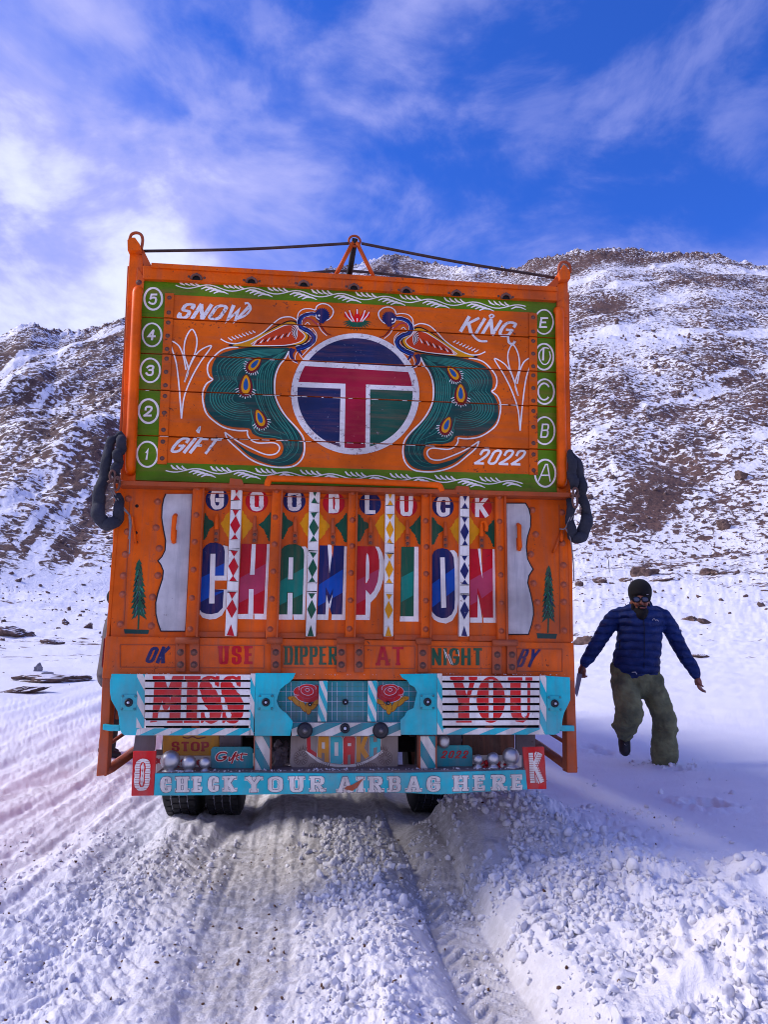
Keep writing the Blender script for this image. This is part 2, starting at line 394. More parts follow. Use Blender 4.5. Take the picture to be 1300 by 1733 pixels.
# glyphs: width, strokes [(points, curved, closed)]
O_ = [(0, .5), (0, 1), (1, 1), (1, .5), (1, 0), (0, 0)]
GL = {
 'A': (.95, [([(0, 0), (.42, 1), (.58, 1), (1, 0)], 0, 0), ([(.17, .34), (.83, .34)], 0, 0)]),
 'B': (.85, [([(.05, 0), (.05, 1)], 0, 0), ([(.05, 1), (.45, 1), (.95, 1), (.95, .54), (.45, .53), (.05, .53)], 1, 0), ([(.4, .53), (1, .53), (1, 0), (.4, 0), (.05, 0)], 1, 0)]),
 'C': (.9, [([(1, .72), (1, 1), (0, 1.02), (0, -.02), (1, 0), (1, .28)], 1, 0)]),
 'D': (.9, [([(.05, 0), (.05, 1)], 0, 0), ([(.05, 1), (.5, 1), (1, 1), (1, 0), (.5, 0), (.05, 0)], 1, 0)]),
 'E': (.8, [([(.05, 0), (.05, 1)], 0, 0), ([(.05, 1), (.95, 1)], 0, 0), ([(.05, .52), (.75, .52)], 0, 0), ([(.05, 0), (.98, 0)], 0, 0)]),
 'F': (.78, [([(.05, 0), (.05, 1)], 0, 0), ([(.05, 1), (.95, 1)], 0, 0), ([(.05, .52), (.75, .52)], 0, 0)]),
 'G': (.95, [([(1, .75), (1, 1), (0, 1.02), (0, -.02), (1, 0), (1, .45)], 1, 0), ([(.55, .45), (1.04, .45)], 0, 0)]),
 'H': (.95, [([(.05, 0), (.05, 1)], 0, 0), ([(.95, 0), (.95, 1)], 0, 0), ([(.05, .5), (.95, .5)], 0, 0)]),
 'I': (.35, [([(.5, 0), (.5, 1)], 0, 0)]),
 'J': (.7, [([(.9, 1), (.9, 0), (0, 0), (0, .3)], 1, 0)]),
 'K': (.95, [([(.05, 0), (.05, 1)], 0, 0), ([(.95, 1), (.1, .42)], 0, 0), ([(.35, .58), (1, 0)], 0, 0)]),
 'L': (.78, [([(.05, 1), (.05, 0)], 0, 0), ([(.05, 0), (.98, 0)], 0, 0)]),
 'M': (1.2, [([(.03, 0), (.03, 1)], 0, 0), ([(.08, .98), (.5, .12)], 0, 0), ([(.5, .12), (.92, .98)], 0, 0), ([(.97, 0), (.97, 1)], 0, 0)]),
 'N': (1.0, [([(.05, 0), (.05, 1)], 0, 0), ([(.08, .98), (.92, .02)], 0, 0), ([(.95, 0), (.95, 1)], 0, 0)]),
 'O': (.95, [(O_, 1, 1)]), '0': (.85, [(O_, 1, 1)]),
 'P': (.85, [([(.05, 0), (.05, 1)], 0, 0), ([(.05, 1), (.45, 1), (1, 1), (1, .46), (.45, .46), (.05, .46)], 1, 0)]),
 'R': (.92, [([(.05, 0), (.05, 1)], 0, 0), ([(.05, 1), (.45, 1), (1, 1), (1, .5), (.45, .5), (.05, .5)], 1, 0), ([(.5, .5), (1.02, 0)], 0, 0)]),
 'S': (.85, [([(.98, .75), (.98, 1.02), (0, 1.03), (0, .56), (.5, .52), (1, .46), (1, -.03), (.0, -.02), (.0, .26)], 1, 0)]),
 'T': (.9, [([(.5, 0), (.5, 1)], 0, 0), ([(0, 1), (1, 1)], 0, 0)]),
 'U': (.92, [([(.03, 1), (.03, -.01), (.5, -.01), (.97, -.01), (.97, 1)], 1, 0)]),
 'V': (.9, [([(0, 1), (.5, 0), (1, 1)], 0, 0)]),
 'W': (1.3, [([(0, 1), (.25, 0), (.5, .7), (.75, 0), (1, 1)], 0, 0)]),
 'Y': (.95, [([(0, 1), (.5, .48)], 0, 0), ([(1, 1), (.5, .48)], 0, 0), ([(.5, .5), (.5, 0)], 0, 0)]),
 '1': (.4, [([(.2, .75), (.55, 1), (.55, 0)], 0, 0)]),
 '2': (.85, [([(.02, .7), (.02, 1.02), (.98, 1.02), (.98, .6), (.5, .3), (.0, .02)], 1, 0), ([(0, 0), (1, 0)], 0, 0)]),
 '3': (.8, [([(0, .85), (.3, 1.05), (1, 1), (.9, .55), (.4, .55)], 1, 0), ([(.4, .55), (1, .55), (1.02, -.02), (.3, -.05), (0, .18)], 1, 0)]),
 '4': (.8, [([(.6, 1), (0, .35), (1, .35)], 0, 0), ([(.65, 1), (.65, 0)], 0, 0)]),
 '5': (.8, [([(.9, 1), (.15, 1), (.1, .55)], 0, 0), ([(.1, .55), (.5, .68), (1.05, .6), (1, -.05), (.3, -.05), (0, .12)], 1, 0)]),
 ' ': (.5, []),
}
def text(art, s, box, nib, mat, layer=2, w=None, gap=.16, outline=None, omat=None, serif=0., slant=0., wob=0., spaces=None):
    """box = photo pixels (top-left, top-right, bottom-right, bottom-left) of the cap height area"""
    w = art.w if w is None else w
    tl, tr, br, bl = [P(p[0], p[1], w) for p in box]
    tot = sum(GL[c][0] for c in s)+gap*(len(s)-1); x = 0.
    H = math.hypot(tl[0]-bl[0], tl[1]-bl[1]); Wd = math.hypot(tr[0]-tl[0], tr[1]-tl[1])
    mv, mh = nib[0]/2, nib[1]/2
    def mp(a, b):
        b2 = b; u_ = a+slant*(b-.5)*H/Wd
        x0 = bl[0]+(br[0]-bl[0])*u_; y0 = bl[1]+(br[1]-bl[1])*u_; x1 = tl[0]+(tr[0]-tl[0])*u_; y1 = tl[1]+(tr[1]-tl[1])*u_
        return (x0+(x1-x0)*b2, y0+(y1-y0)*b2)
    for ci, c in enumerate(s):
        wd, st = GL[c]
        a0 = x/tot; a1 = (x+wd)/tot; ia = mv/Wd; ib = mh/H
        for pts, cv, cl in st:
            q = [(a0+ia+(a1-a0-2*ia)*p[0], ib+(1-2*ib)*p[1]) for p in pts] if wd > .4 else [((a0+a1)/2+(p[0]-.5)*.3*(a1-a0), ib+(1-2*ib)*p[1]) for p in pts]
            endp = [0, -1]
            ends = [(pts[0], q[0], pts[1]), (pts[-1], q[-1], pts[-2])] if not cl else []
            if cv: q = chaikin(q, 3, bool(cl))
            qq = [mp(*p) for p in q]
            # butt the vertical strokes out to the cap line
            if outline: art.stroke(qq, 0, omat, layer-1, bool(cl), nib=(nib[0]+2*outline, nib[1]+2*outline), ext=(outline+mh))
            art.stroke(qq, 0, mat, layer, bool(cl), nib=nib, ext=(mh if not cl else 0))
            if serif:
                for po, pe, pn in ends:
                    if (po[1] <= .01 or po[1] >= .99) and abs(po[1]-pn[1]) > .25:
                        cx, cy = mp(*pe); hs = nib[0]/2+serif
                        if outline: art.stroke([(cx-hs-outline, cy), (cx+hs+outline, cy)], nib[1]+2*outline, omat, layer-1)
                        art.stroke([(cx-hs, cy), (cx+hs, cy)], nib[1], mat, layer)
                    elif abs(po[1]-pn[1]) < .05 and po[1] in (0, 1) and c in 'ETFL':
                        cx, cy = mp(*pe); sg = 1 if po[1] == 0 else -1
                        art.stroke([(cx, cy), (cx, cy+sg*serif*1.6)], nib[1]*1.1, mat, layer)
        x += wd+gap

# ------------------------------------------------------------------ ground and mountain
def _hash(ix, iy, seed):
    h = (ix.astype(np.int64)*374761393+iy.astype(np.int64)*668265263+seed*1442695041) & 0xffffffff
    h = ((h ^ (h >> 13))*1274126177) & 0xffffffff
    return ((h ^ (h >> 16)) & 0xffffff)/float(0xffffff)
def gn(x, y, seed=0):
    ix = np.floor(x); iy = np.floor(y); fx = x-ix; fy = y-iy
    ux = fx*fx*fx*(fx*(fx*6-15)+10); uy = fy*fy*fy*(fy*(fy*6-15)+10); r = 0
    for a in (0, 1):
        for b_ in (0, 1):
            t = _hash(ix+a, iy+b_, seed)*2*np.pi; g = np.cos(t)*(fx-a)+np.sin(t)*(fy-b_)
            r = r+g*(ux if a else 1-ux)*(uy if b_ else 1-uy)
    return r*1.5
def fbm(x, y, oct=4, seed=0, gain=.5):
    r = 0; a = 1.; f = 1.
    for i in range(oct): r = r+a*gn(x*f+i*17.3, y*f-i*9.1, seed+i); a *= gain; f *= 2.03
    return r
def sstep(a, b, x): t = np.clip((x-a)/(b-a), 0, 1); return t*t*(3-2*t)
def px_azel(x, y): r = ray(x, y); return math.atan2(r[0], r[1]), math.atan2(r[2], math.hypot(r[0], r[1]))
RIDGE = [(-900, 640), (-500, 610), (-250, 585), (-100, 572), (0, 574), (30, 556), (55, 551), (80, 558), (100, 566), (125, 560), (150, 559), (175, 552), (215, 544), (300, 520), (400, 492), (500, 468), (600, 452), (640, 440), (665, 434), (690, 437), (720, 446), (745, 447), (790, 452), (830, 458), (870, 455), (900, 443), (940, 433),
         (980, 428), (1010, 423), (1040, 420), (1070, 425), (1110, 429), (1150, 430), (1190, 429), (1215, 434), (1245, 442), (1280, 452), (1300, 455), (1400, 470), (1600, 520), (2100, 600)]
_ra = np.array([px_azel(*p) for p in RIDGE]); RA, RE = _ra[:, 0], _ra[:, 1]
RA = np.concatenate([[-3.2, -2.0], RA, [2.0, 3.2]]); RE = np.concatenate([[.14, .2], RE, [.2, .14]])
def ridge_r(az): return np.interp(az, [-.6, -.35, -.15, .02, .12, .3, .6], [270, 290, 360, 470, 400, 370, 380])
def foot_r(az): return np.interp(az, [-3.2, -.6, -.3, 0, .2, .45, 3.2], [80, 62, 66, 76, 100, 108, 100])
PU = [-9, -5, -3.2, -2.4, -2, -1.6, -1.35, -1.15, -.95, -.75, -.55, -.45, -.3, -.2, -.05, .12, .25, .33, .40, .62, .68, .76, 1.0, 1.25, 1.55, 1.85, 2.2, 3.0, 9]
PH = [.26, .16, .10, .08, .05, .055, .06, .05, .055, .045, .02, .0, .0, .01, .04, .06, .05, .01, -.05, -.05, .05, .10, .13, .18, .20, .20, .18, .18, .22]
PU2 = [-9, -3, -1.9, -1.45, -1.3, -.55, -.45, .45, .55, 1.3, 1.5, 2.0, 9]; PH2 = [.26, .10, .06, .05, .0, .0, .05, .05, .0, .0, .12, .18, .22]
HOLES = [(*p, r, d) for p, r, d in []]
def gpt(x, y, z=.18):
    r = ray(x, y); t = (z-CAM_Z)/r[2]; p = CAM+r*t; return float(p[0]), float(p[1])
HOLES = [(gpt(1195, 1362), .13, .07), (gpt(1148, 1303), .10, .03), (gpt(1020, 1275), .12, .03), (gpt(1295, 1500), .12, -.10), (gpt(1275, 1640), .14, -.10), (gpt(1000, 1268), .1, .03)]
def ground(x, y, detail=True):
    x = np.asarray(x, float); y = np.asarray(y, float)
    dx, dy = x-O3[0], y-O3[1]; u = dx*U[0]+dy*U[1]; s = dx*FW[0]+dy*FW[1]
    r = np.hypot(x, y); az = np.arctan2(x, y)
    uw = u+.05*fbm(s*.7, u*.2, 2, 5)
    near = np.interp(uw, PU, PH); under = np.interp(u, PU2, PH2)
    near = near*(1-sstep(.9, 1.7, s))+under*sstep(.9, 1.7, s)+.22*np.exp(-((u-.84)/.46)**4)*np.exp(-((s-.75)/.55)**2)
    far = 1-np.exp(-np.maximum(r-7, 0)/6)
    base = near*(1-far)+(.18-.02*(u < 0))*far
    rf = foot_r(az); hf = rf*np.tan(np.radians(5.6+2.6*sstep(.05, .3, az)*(az < 1.2)))
    t = np.clip((r-8)/(rf-8), 0, 1); plain_h = (hf-.2)*(.35*t+.65*t*t)
    h = base+plain_h
    # small relief: lumps, furrows along the track
    trk = np.exp(-((np.clip(u, -9, 9)+1.8)/2.6)**2)*(r < 30)
    h = h+trk*.035*fbm(u*2.6, s*.22, 4, 31)*np.clip(r/4, .5, 2)+trk*.012*fbm(x*7, y*7, 3, 41)+(r < 14)*(u < .4)*(.016*fbm(u*7, s*.5, 3, 34)+.005*fbm(x*26, y*26, 3, 35))
    ltr = np.exp(-((u+.95)/.27)**4)*(s < 1.2); h = h-ltr*.03+ltr*.006*np.sign(np.sin(s*62+4*np.abs(u+.95)*25))*(.4+gn(x*7, y*7, 4))
    wind = np.exp(-((u-1.25)/.42)**2)*(1-sstep(.4, 1.6, s))
    rb = np.exp(-((u-.03)/.24)**2)*(1-sstep(.6, 1.8, s))
    lz = np.exp(-((u+1.15)/.40)**2)*np.exp(-((s+.3)/1.1)**2)
    cl_ = fbm(x*5.5, y*5.5, 4, 51, .55)
    h = h+(wind+rb)*.006*fbm(x*34, y*34, 3, 57)+wind*(.028*cl_+.045*np.abs(gn(x*3.1, y*3.1, 52))+.012)+rb*(.012*cl_+.01)+lz*(.010*cl_+.008)
    blk = np.abs(fbm(x*13, y*13, 3, 53, .6)); h = h+(wind*.016+rb*.014+lz*.014+.003*trk)*blk
    flat = sstep(1.7, 2.4, u)
    h = h+flat*.012*fbm(x*1.3, y*2.6, 3, 61)*np.clip(r/6, .6, 6)+.0018*fbm(x*22, y*22, 3, 62)*(r < 12)
    # tyre cleat marks in the rut
    rut = np.exp(-((u-.5)/.10)**4)*(1-sstep(-.2, .8, s)); h = h+rut*.008*np.sign(np.sin(s*70+3*np.abs(u-.5)*30))*(.5+gn(x*9, y*9, 3))
    for (hx, hy), rr_, d in HOLES:
        q = np.hypot(x-hx, (y-hy)*.8)/rr_; q = q*(1+.35*gn(x*14, y*14, 71)); h = h-d*np.exp(-q**4)+.35*abs(d)*np.exp(-((q-1.25)/.35)**2)
    # drifts in the plain
    pl = sstep(9, 25, r); h = h+pl*(.10*fbm(x*.22, y*.22, 4, 81)+.035*np.abs(fbm(x*1.1, y*1.1, 3, 82)))*np.clip(r/30, .3, 2.5)*1.2
    # mountain
    R = ridge_r(az); H = R*np.tan(np.interp(az, RA, RE))+CAM_Z
    s_ = np.clip((r-rf)/(R-rf), 0, None); si = np.clip(s_, 0, 1)
    prof = .86*si+.14*si**2.2
    mt = (H-hf-.0)*prof
    beyond = np.clip(s_-1, 0, None); mt = mt*np.exp(-beyond*1.1)
    h = np.where(r > rf, base*0+.18+hf-.2+mt, h)
    env = np.clip(s_*6, 0, 1)*np.clip((1.04-s_)*7, .16, 1)
    wx = x+12*fbm(x*.02, y*.02, 2, 90); wy = y+12*fbm(x*.02, y*.02, 2, 91)
    ridged = 1-np.abs(fbm(wx*.018, wy*.018, 4, 92, .5))*1.6
    kk = 1.9-1.15*sstep(-.1, .2, az); gul = fbm((s_-kk*az)*3.2, (az+.4*s_)*2.2, 3, 93, .45)
    h = h+env*np.where(az > .05, .55, .6)*(6*ridged-4+5.5*gul+1.3*fbm(x*.10, y*.10, 3, 94)+.40*np.abs(fbm(x*.45, y*.45, 3, 95, .6)))
    h = h+np.clip(s_*8, 0, 1)*(.14*fbm(x*1.4, y*1.4, 2, 96)) + np.exp(-((s_-1)/.035)**2)*(3.2*np.abs(fbm(x*.10, y*.10, 4, 97, .6))+1.2*np.abs(fbm(x*.4, y*.4, 3, 98, .6)))
    return h
def blob(az, el_r, px_, py_, sx, sy):
    pass
def ground_attr(x, y):
    """rock exposure and dirt, both 0..1, from the lie of the land; the second also holds painted under-truck shade"""
    dx, dy = x-O3[0], y-O3[1]; u = dx*U[0]+dy*U[1]; s = dx*FW[0]+dy*FW[1]; r = np.hypot(x, y); az = np.arctan2(x, y)
    rf = foot_r(az); R = ridge_r(az); s_ = (r-rf)/(R-rf)
    rock = np.where(r > rf, .535, .0)
    rock = rock+(.038+.01*(az < 0))*(r > rf)-.035*(az > .1)*(r > rf)
    kk = 1.9-1.15*sstep(-.1, .2, az); st = fbm((s_-kk*az)*9, (az+.4*s_)*4.2, 4, 193, .55)
    rock = rock+(r > rf)*(.13*st-.20*sstep(.22, .5, fbm((s_-kk*az)*14, (az+.4*s_)*4., 3, 391))+.06*fbm((s_-kk*az)*34, (az+.4*s_)*12, 3, 291)+.04*fbm(x*.03, y*.03, 3, 121))
    def bl(a0, s0, wa, ws, k): return k*np.exp(-((az-a0)/wa)**2-((s_-s0)/ws)**2)
    rock = rock+(r > rf)*(bl(.33, .66, .03, .05, .24)+bl(.30, .26, .10, .05, .13)+bl(.48, .42, .05, .05, .14)+bl(-.45, .24, .05, .07, .08)+bl(-.36, .06, .1, .05, .05)-bl(.38, .47, .09, .05, .20)+bl(.35, .94, .12, .06, .15)+bl(.40, .07, .12, .05, .12)-bl(.25, .12, .05, .03, .12))
    edge = sstep(0, .05, s_)
    pl = sstep(10, 26, r)*(r <= rf)*(.30+(az > 0)*.16*sstep(.5, 1., r/rf)*(1+1.2*fbm(x*.05-y*.03, y*.11, 3, 119))+.20*fbm(x*.09, y*.16, 4, 111)+.04*(az < 0))
    rock = np.where(r > rf, rock*edge+(1-edge)*(.33+.12*(az > 0)), pl)
    dirt_shade = .98*np.exp(-((u+.42)/.24)**2)*(.6+.5*fbm(x*1.3, y*1.3, 3, 131))*(s < 1)
    dirt_shade = dirt_shade+.95*np.exp(-((u-.50)/.14)**2)*(s < 1)*(.7+.5*fbm(x*2, y*2, 3, 132))+.75*sstep(-1.0, .2, s)*np.exp(-(u/1.15)**4)  # last term paints the truck's under-shadow into the snow colour
    dirt_shade = dirt_shade+.38*sstep(.1, .6, fbm(u*1.5, s*.35, 4, 133))*np.exp(-((u+2.1)/1.0)**2)*(r < 14)
    dirt_shade = dirt_shade+.25*np.exp(-((u+.3)/1.9)**4)*np.clip(fbm(x*.9, y*.9, 4, 134)+.25, 0, 1)*(r < 12)
    dirt_shade = dirt_shade+.30*np.exp(-((u-1.2)/.35)**2)*sstep(.25, .6, fbm(x*2.2, y*2.2, 3, 135))*(r < 10)
    for (hx, hy), rr_, d in HOLES:
        if d > 0: dirt_shade = dirt_shade+.35*np.exp(-(np.hypot(x-hx, y-hy)/rr_/1.1)**2)
    return np.clip(rock, 0, 1), np.clip(dirt_shade, 0, 1)
def make_terrain():
    az = np.concatenate([np.radians(np.arange(-180, -36, 5)), np.radians(np.arange(-36, -30, .5)), np.radians(np.arange(-30, 31, .078)), np.radians(np.arange(31, 37, .5)), np.radians(np.arange(37, 180.1, 5))])
    az[-1] = math.pi
    n = len(az)
    rows = [np.full(n, v) for v in np.linspace(.05, 2.1, 8)]
    rows += [np.full(n, CAM_Z/t) for t in np.arange(.50, .105, -.00165)]
    r1 = CAM_Z/.105; rows += [np.full(n, v) for v in np.geomspace(r1, 40, 80)[1:]]
    rf = foot_r(az); R = ridge_r(az)
    rows += [40+(rf-40)*t for t in np.linspace(0, 1, 34)[1:]]
    rows += [rf+(R-rf)*t for t in np.linspace(0, 1.02, 330)[1:]]
    rows += [R*t for t in (1.05, 1.1, 1.2, 1.4, 1.8, 2.5, 4, 8, 20)]
    rr_ = np.array(rows); m = len(rows)
    X = rr_*np.sin(az)[None]; Y = rr_*np.cos(az)[None]; Z = ground(X, Y)
    Z[-4:] = Z[-4:]*0+np.array([4., 2., 0., -2.])[:, None]
    co = np.stack([X, Y, Z], -1).reshape(-1, 3).astype(np.float32)
    me = bpy.data.meshes.new('snowy_terrain'); me.vertices.add(m*n); me.vertices.foreach_set('co', co.ravel())
    i, j = np.meshgrid(np.arange(m-1), np.arange(n-1), indexing='ij'); a = (i*n+j).ravel()
    q = np.stack([a, a+1, a+n+1, a+n], -1).astype(np.int32)
    # the first row is closed by a fan of one n-gon far below the viewer's feet
    me.loops.add(q.size); me.loops.foreach_set('vertex_index', q.ravel())
    me.polygons.add(len(q)); me.polygons.foreach_set('loop_start', np.arange(0, q.size, 4, dtype=np.int32)); me.polygons.foreach_set('loop_total', np.full(len(q), 4, np.int32))
    me.update(calc_edges=True); me.polygons.foreach_set('use_smooth', np.ones(len(q), bool))
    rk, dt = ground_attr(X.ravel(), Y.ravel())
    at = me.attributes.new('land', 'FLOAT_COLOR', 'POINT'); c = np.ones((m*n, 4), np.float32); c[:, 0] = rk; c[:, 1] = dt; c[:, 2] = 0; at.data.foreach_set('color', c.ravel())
    o = bpy.data.objects.new('snowy_ground', me); COL.objects.link(o); o['kind'] = 'structure'; return o
def snow_mat():
    k = NT('snow_and_rock'); at = k.n('ShaderNodeAttribute'); at.attribute_name = 'land'
    sp = k.n('ShaderNodeSeparateColor'); k.l(at.outputs['Color'], sp.inputs[0]); rock, dirt_shade = sp.outputs[0], sp.outputs[1]
    geo = k.n('ShaderNodeNewGeometry'); pos = geo.outputs['Position']
    def nz(sc, det, ro, mp_=None, dist=0., loc=(0, 0, 0)): return k.noise(sc, det, ro, mp_, pos, dist, loc)
    ln_ = k.n('ShaderNodeVectorMath', operation='LENGTH'); k.l(pos, ln_.inputs[0]); dist = ln_.outputs['Value']
    far = k.rng(dist, 20, 90)
    n_far = nz(.78, 5, .64, dist=.7); n_near = nz(1.1, 8, .62, (1.0, 1.7, 1), dist=.4)
    nn = k.math('ADD', k.math('MULTIPLY', n_far, far), k.math('MULTIPLY', n_near, k.math('SUBTRACT', 1., far)))
    nfine = nz(3.1, 5, .6); nn = k.math('ADD', k.math('MULTIPLY', nn, .82), k.math('MULTIPLY', nfine, .18))
    th = k.math('SUBTRACT', .80, k.math('MULTIPLY', rock, .58))
    mask = k.n('ShaderNodeMapRange'); k.l(nn, mask.inputs[0]); k.l(k.math('SUBTRACT', th, .012), mask.inputs[1]); k.l(k.math('ADD', th, .03), mask.inputs[2]); mask = mask.outputs[0]
    rc = k.mix(k.rng(nz(.11, 6, .65, loc=(5, 5, 5)), .3, .7), lin((124, 92, 80)), lin((88, 64, 57)))
    rc = k.mix(k.rng(nz(1.7, 6, .7, loc=(1, 5, 5)), .35, .7), rc, lin((62, 46, 48)))
    rc = k.mix(k.math('MULTIPLY', k.rng(nz(6, 4, .7), .5, .75), .6), rc, lin((150, 124, 112)))
    sc = k.mix(k.rng(nz(.5, 5, .6), .35, .7), (.91, .885, .91, 1), (.87, .84, .87, 1))
    dn = nz(16, 9, .75, (1, 1, 1)); dmask = k.math('MULTIPLY', dirt_shade, k.rng(dn, .30, .62, .25, 1.0))
    sc = k.mix(k.math('MULTIPLY', dmask, .62), sc, lin((112, 98, 84)))  # soils the track; beneath the truck this tint is painted shade
    gm = k.rng(nz(55, 3, .7), .70, .76); gm2 = k.math('MULTIPLY', gm, k.rng(dirt_shade, .03, .3, .0, .8)); sc = k.mix(gm2, sc, lin((92, 62, 48)))
    k.col(k.mix(mask, sc, rc)); k.rough(k.mix(mask, (.55,)*3+(1,), (.9,)*3+(1,)))
    k.b.inputs['Specular IOR Level'].default_value = .3
    hb = k.math('ADD', nz(38, 6, .7), k.math('MULTIPLY', nz(130, 4, .6), .35))
    nb = k.bump(hb, .016, .7)
    b2 = k.n('ShaderNodeBump'); b2.inputs['Strength'].default_value = .8; k.l(nn, b2.inputs['Height']); k.l(k.math('MULTIPLY', far, .5), b2.inputs['Distance']); k.l(nb, b2.inputs['Normal'])
    k.nor(b2.outputs[0]); return k.m
TER = make_terrain(); TER.data.materials.append(snow_mat())

# --- loose snow: thousands of broken clods, one mesh
def clod_shapes(sub, n, seed):
    r = np.random.default_rng(seed); out_ = []
    for k_ in range(n):
        bm = bmesh.new(); bmesh.ops.create_icosphere(bm, subdivisions=sub, radius=1.0)
        v = np.array([list(q.co) for q in bm.verts]); f = np.array([[q.index for q in p.verts] for p in bm.faces]); bm.free()
        amp = .0
        pts = r.normal(size=(7, 3)); pts /= np.linalg.norm(pts, axis=1)[:, None]
        for p in pts:      # slice flat facets off the ball
            d = r.uniform(.3, .7); e = v@p; ex = np.maximum(e-d, 0); v = v-ex[:, None]*p[None]
        v = v*r.uniform(.6, 1.45, 3)*(1+.0*v)+r.normal(size=v.shape)*.085; out_.append((v, f))
    return out_
def scatter(pts, sizes, shapes, name, mat, seed, sink=.25):
    r = np.random.default_rng(seed); V = []; Fc = []; off = 0
    for (x, y, z), s_ in zip(pts, sizes):
        v, f = shapes[r.integers(len(shapes))]; a, b_ = r.uniform(0, 6.28, 2)
        Rz = np.array([[math.cos(a), -math.sin(a), 0], [math.sin(a), math.cos(a), 0], [0, 0, 1]]); Rx = np.array([[1, 0, 0], [0, math.cos(b_), -math.sin(b_)], [0, math.sin(b_), math.cos(b_)]])
        w = (v@(Rz@Rx).T)*s_+np.array([x, y, z+s_*sink]); V.append(w); Fc.append(f+off); off += len(v)
    V = np.concatenate(V).astype(np.float32); Fc = np.concatenate(Fc).astype(np.int32)
    me = bpy.data.meshes.new(name); me.vertices.add(len(V)); me.vertices.foreach_set('co', V.ravel()); me.loops.add(Fc.size); me.loops.foreach_set('vertex_index', Fc.ravel())
    me.polygons.add(len(Fc)); me.polygons.foreach_set('loop_start', np.arange(0, Fc.size, 3, dtype=np.int32)); me.polygons.foreach_set('loop_total', np.full(len(Fc), 3, np.int32)); me.update(calc_edges=True)
    me.materials.append(mat); o = bpy.data.objects.new(name, me); COL.objects.link(o); return o
def clod_mat(name='clod_snow', c=(.91, .885, .91)):
    k = NT(name); geo = k.n('ShaderNodeNewGeometry')
    v = k.noise(9, 4, .6, coord=geo.outputs['Position']); k.col(k.mix(k.rng(v, .35, .72), c+(1,), (.72, .70, .76, 1)))
    k.rough(.6); k.nor(k.bump(k.noise(60, 7, .75, coord=geo.outputs['Position']), .012, .8)); return k.m
CLOD = clod_mat()
def us2xy(u, s): return O3[0]+u*U[0]+s*FW[0], O3[1]+u*U[1]+s*FW[1]
def clods():
    r = np.random.default_rng(11); big_s = clod_shapes(2, 10, 1); sm_s = clod_shapes(1, 10, 2)
    U_, S_, D_ = [], [], []
    def zone(n, uc, us, s0, s1, lo, hi, pw=2.2):
        u = r.normal(uc, us, n); s = r.uniform(s0, s1, n); d = lo+(hi-lo)*r.random(n)**pw
        U_.append(u); S_.append(s); D_.append(d)
    zone(2900, .07, .13, -1.6, 1.4, .003, .019, 3.0); zone(420, .10, .12, -.4, 1.5, .008, .028, 2.)
    zone(4200, 1.02, .24, -2.0, .3, .002, .020, 3.4); zone(1500, .86, .22, -.9, 1.4, .006, .030, 2.4); zone(50, 1.05, .3, -2.0, .5, .02, .038, 1.5)
    zone(2200, -1.02, .28, -.9, 1.2, .002, .017, 3.); zone(900, -.6, .8, -1.9, .8, .002, .012, 3)
    zone(900, 1.55, .25, -2.2, 1.0, .003, .018, 3); zone(130, 2.6, .9, -2, 2.5, .006, .03, 3); zone(1300, -2.0, 1.0, -2.2, 1.5, .004, .014, 3)
    zone(500, .5, .12, -1.8, 1.2, .004, .016, 2)
    u, s, d = map(np.concatenate, (U_, S_, D_))
    # thin out inside the smooth lane, and leave the wheels free
    keep = ~((np.abs(u+.42) < .13) & (r.random(len(u)) < .85)) & ~((np.abs(u-.5) < .1) & (d > .014) & (r.random(len(u)) < .85)) & ~((np.abs(np.abs(u)-.9) < .30) & (s > .95) & (s < 2.0))
    cs = fbm(u*3.2, s*3.2, 3, 77); keep &= (cs > -.35)
    u, s, d = u[keep], s[keep], d[keep]; x, y = us2xy(u, s); z = ground(x, y)
    p = np.stack([x, y, z], -1); bg_ = d > .011
    o = scatter(p[bg_], d[bg_], big_s, 'snow_rubble', CLOD, 5); tag(o, 'broken snow clods heaped along the wheel ruts', 'snow rubble', kind='stuff')
    for pl_ in o.data.polygons[:0]: pass
    o = scatter(p[~bg_], d[~bg_], sm_s, 'snow_crumbs', CLOD, 6); tag(o, 'fine snow crumbs strewn over the packed track', 'snow crumbs', kind='stuff')
    fx, fy = gpt(1115, 1299, .15); n = 70; x = fx+.06+r.normal(0, .17, n); y = fy-.05+r.normal(0, .13, n); d = .005+.02*r.random(n)**3
    o = scatter(np.stack([x, y, ground(x, y)], -1), d, big_s, 'kicked_snow', CLOD, 15); tag(o, 'loose snow kicked up round the planted foot of the walking man', 'loose snow', kind='stuff')
    # brown specks of grit
    n = 520; u = r.normal(-.6, 1.1, n); s = r.uniform(-2.1, 1.0, n); x, y = us2xy(u, s); z = ground(x, y)
    g = scatter(np.stack([x, y, z+.001], -1), r.uniform(.0025, .009, n), clod_shapes(1, 5, 9), 'grit', plain('brown_grit', (96, 66, 48), .9), 8, .1); g.data.transform(Matrix.Identity(4)); tag(g, 'brown grit and straw bits scattered on the snow of the track', 'grit', kind='stuff')
clods()
def march(x, y, tmax=400):
    d = ray(x, y); d = d/np.linalg.norm(d); t = np.concatenate([np.linspace(2, 12, 400), np.geomspace(12, tmax, 4000)])
    p = CAM[None]+d[None]*t[:, None]; h = ground(p[:, 0], p[:, 1]); i = np.argmax(p[:, 2] < h); return p[i]
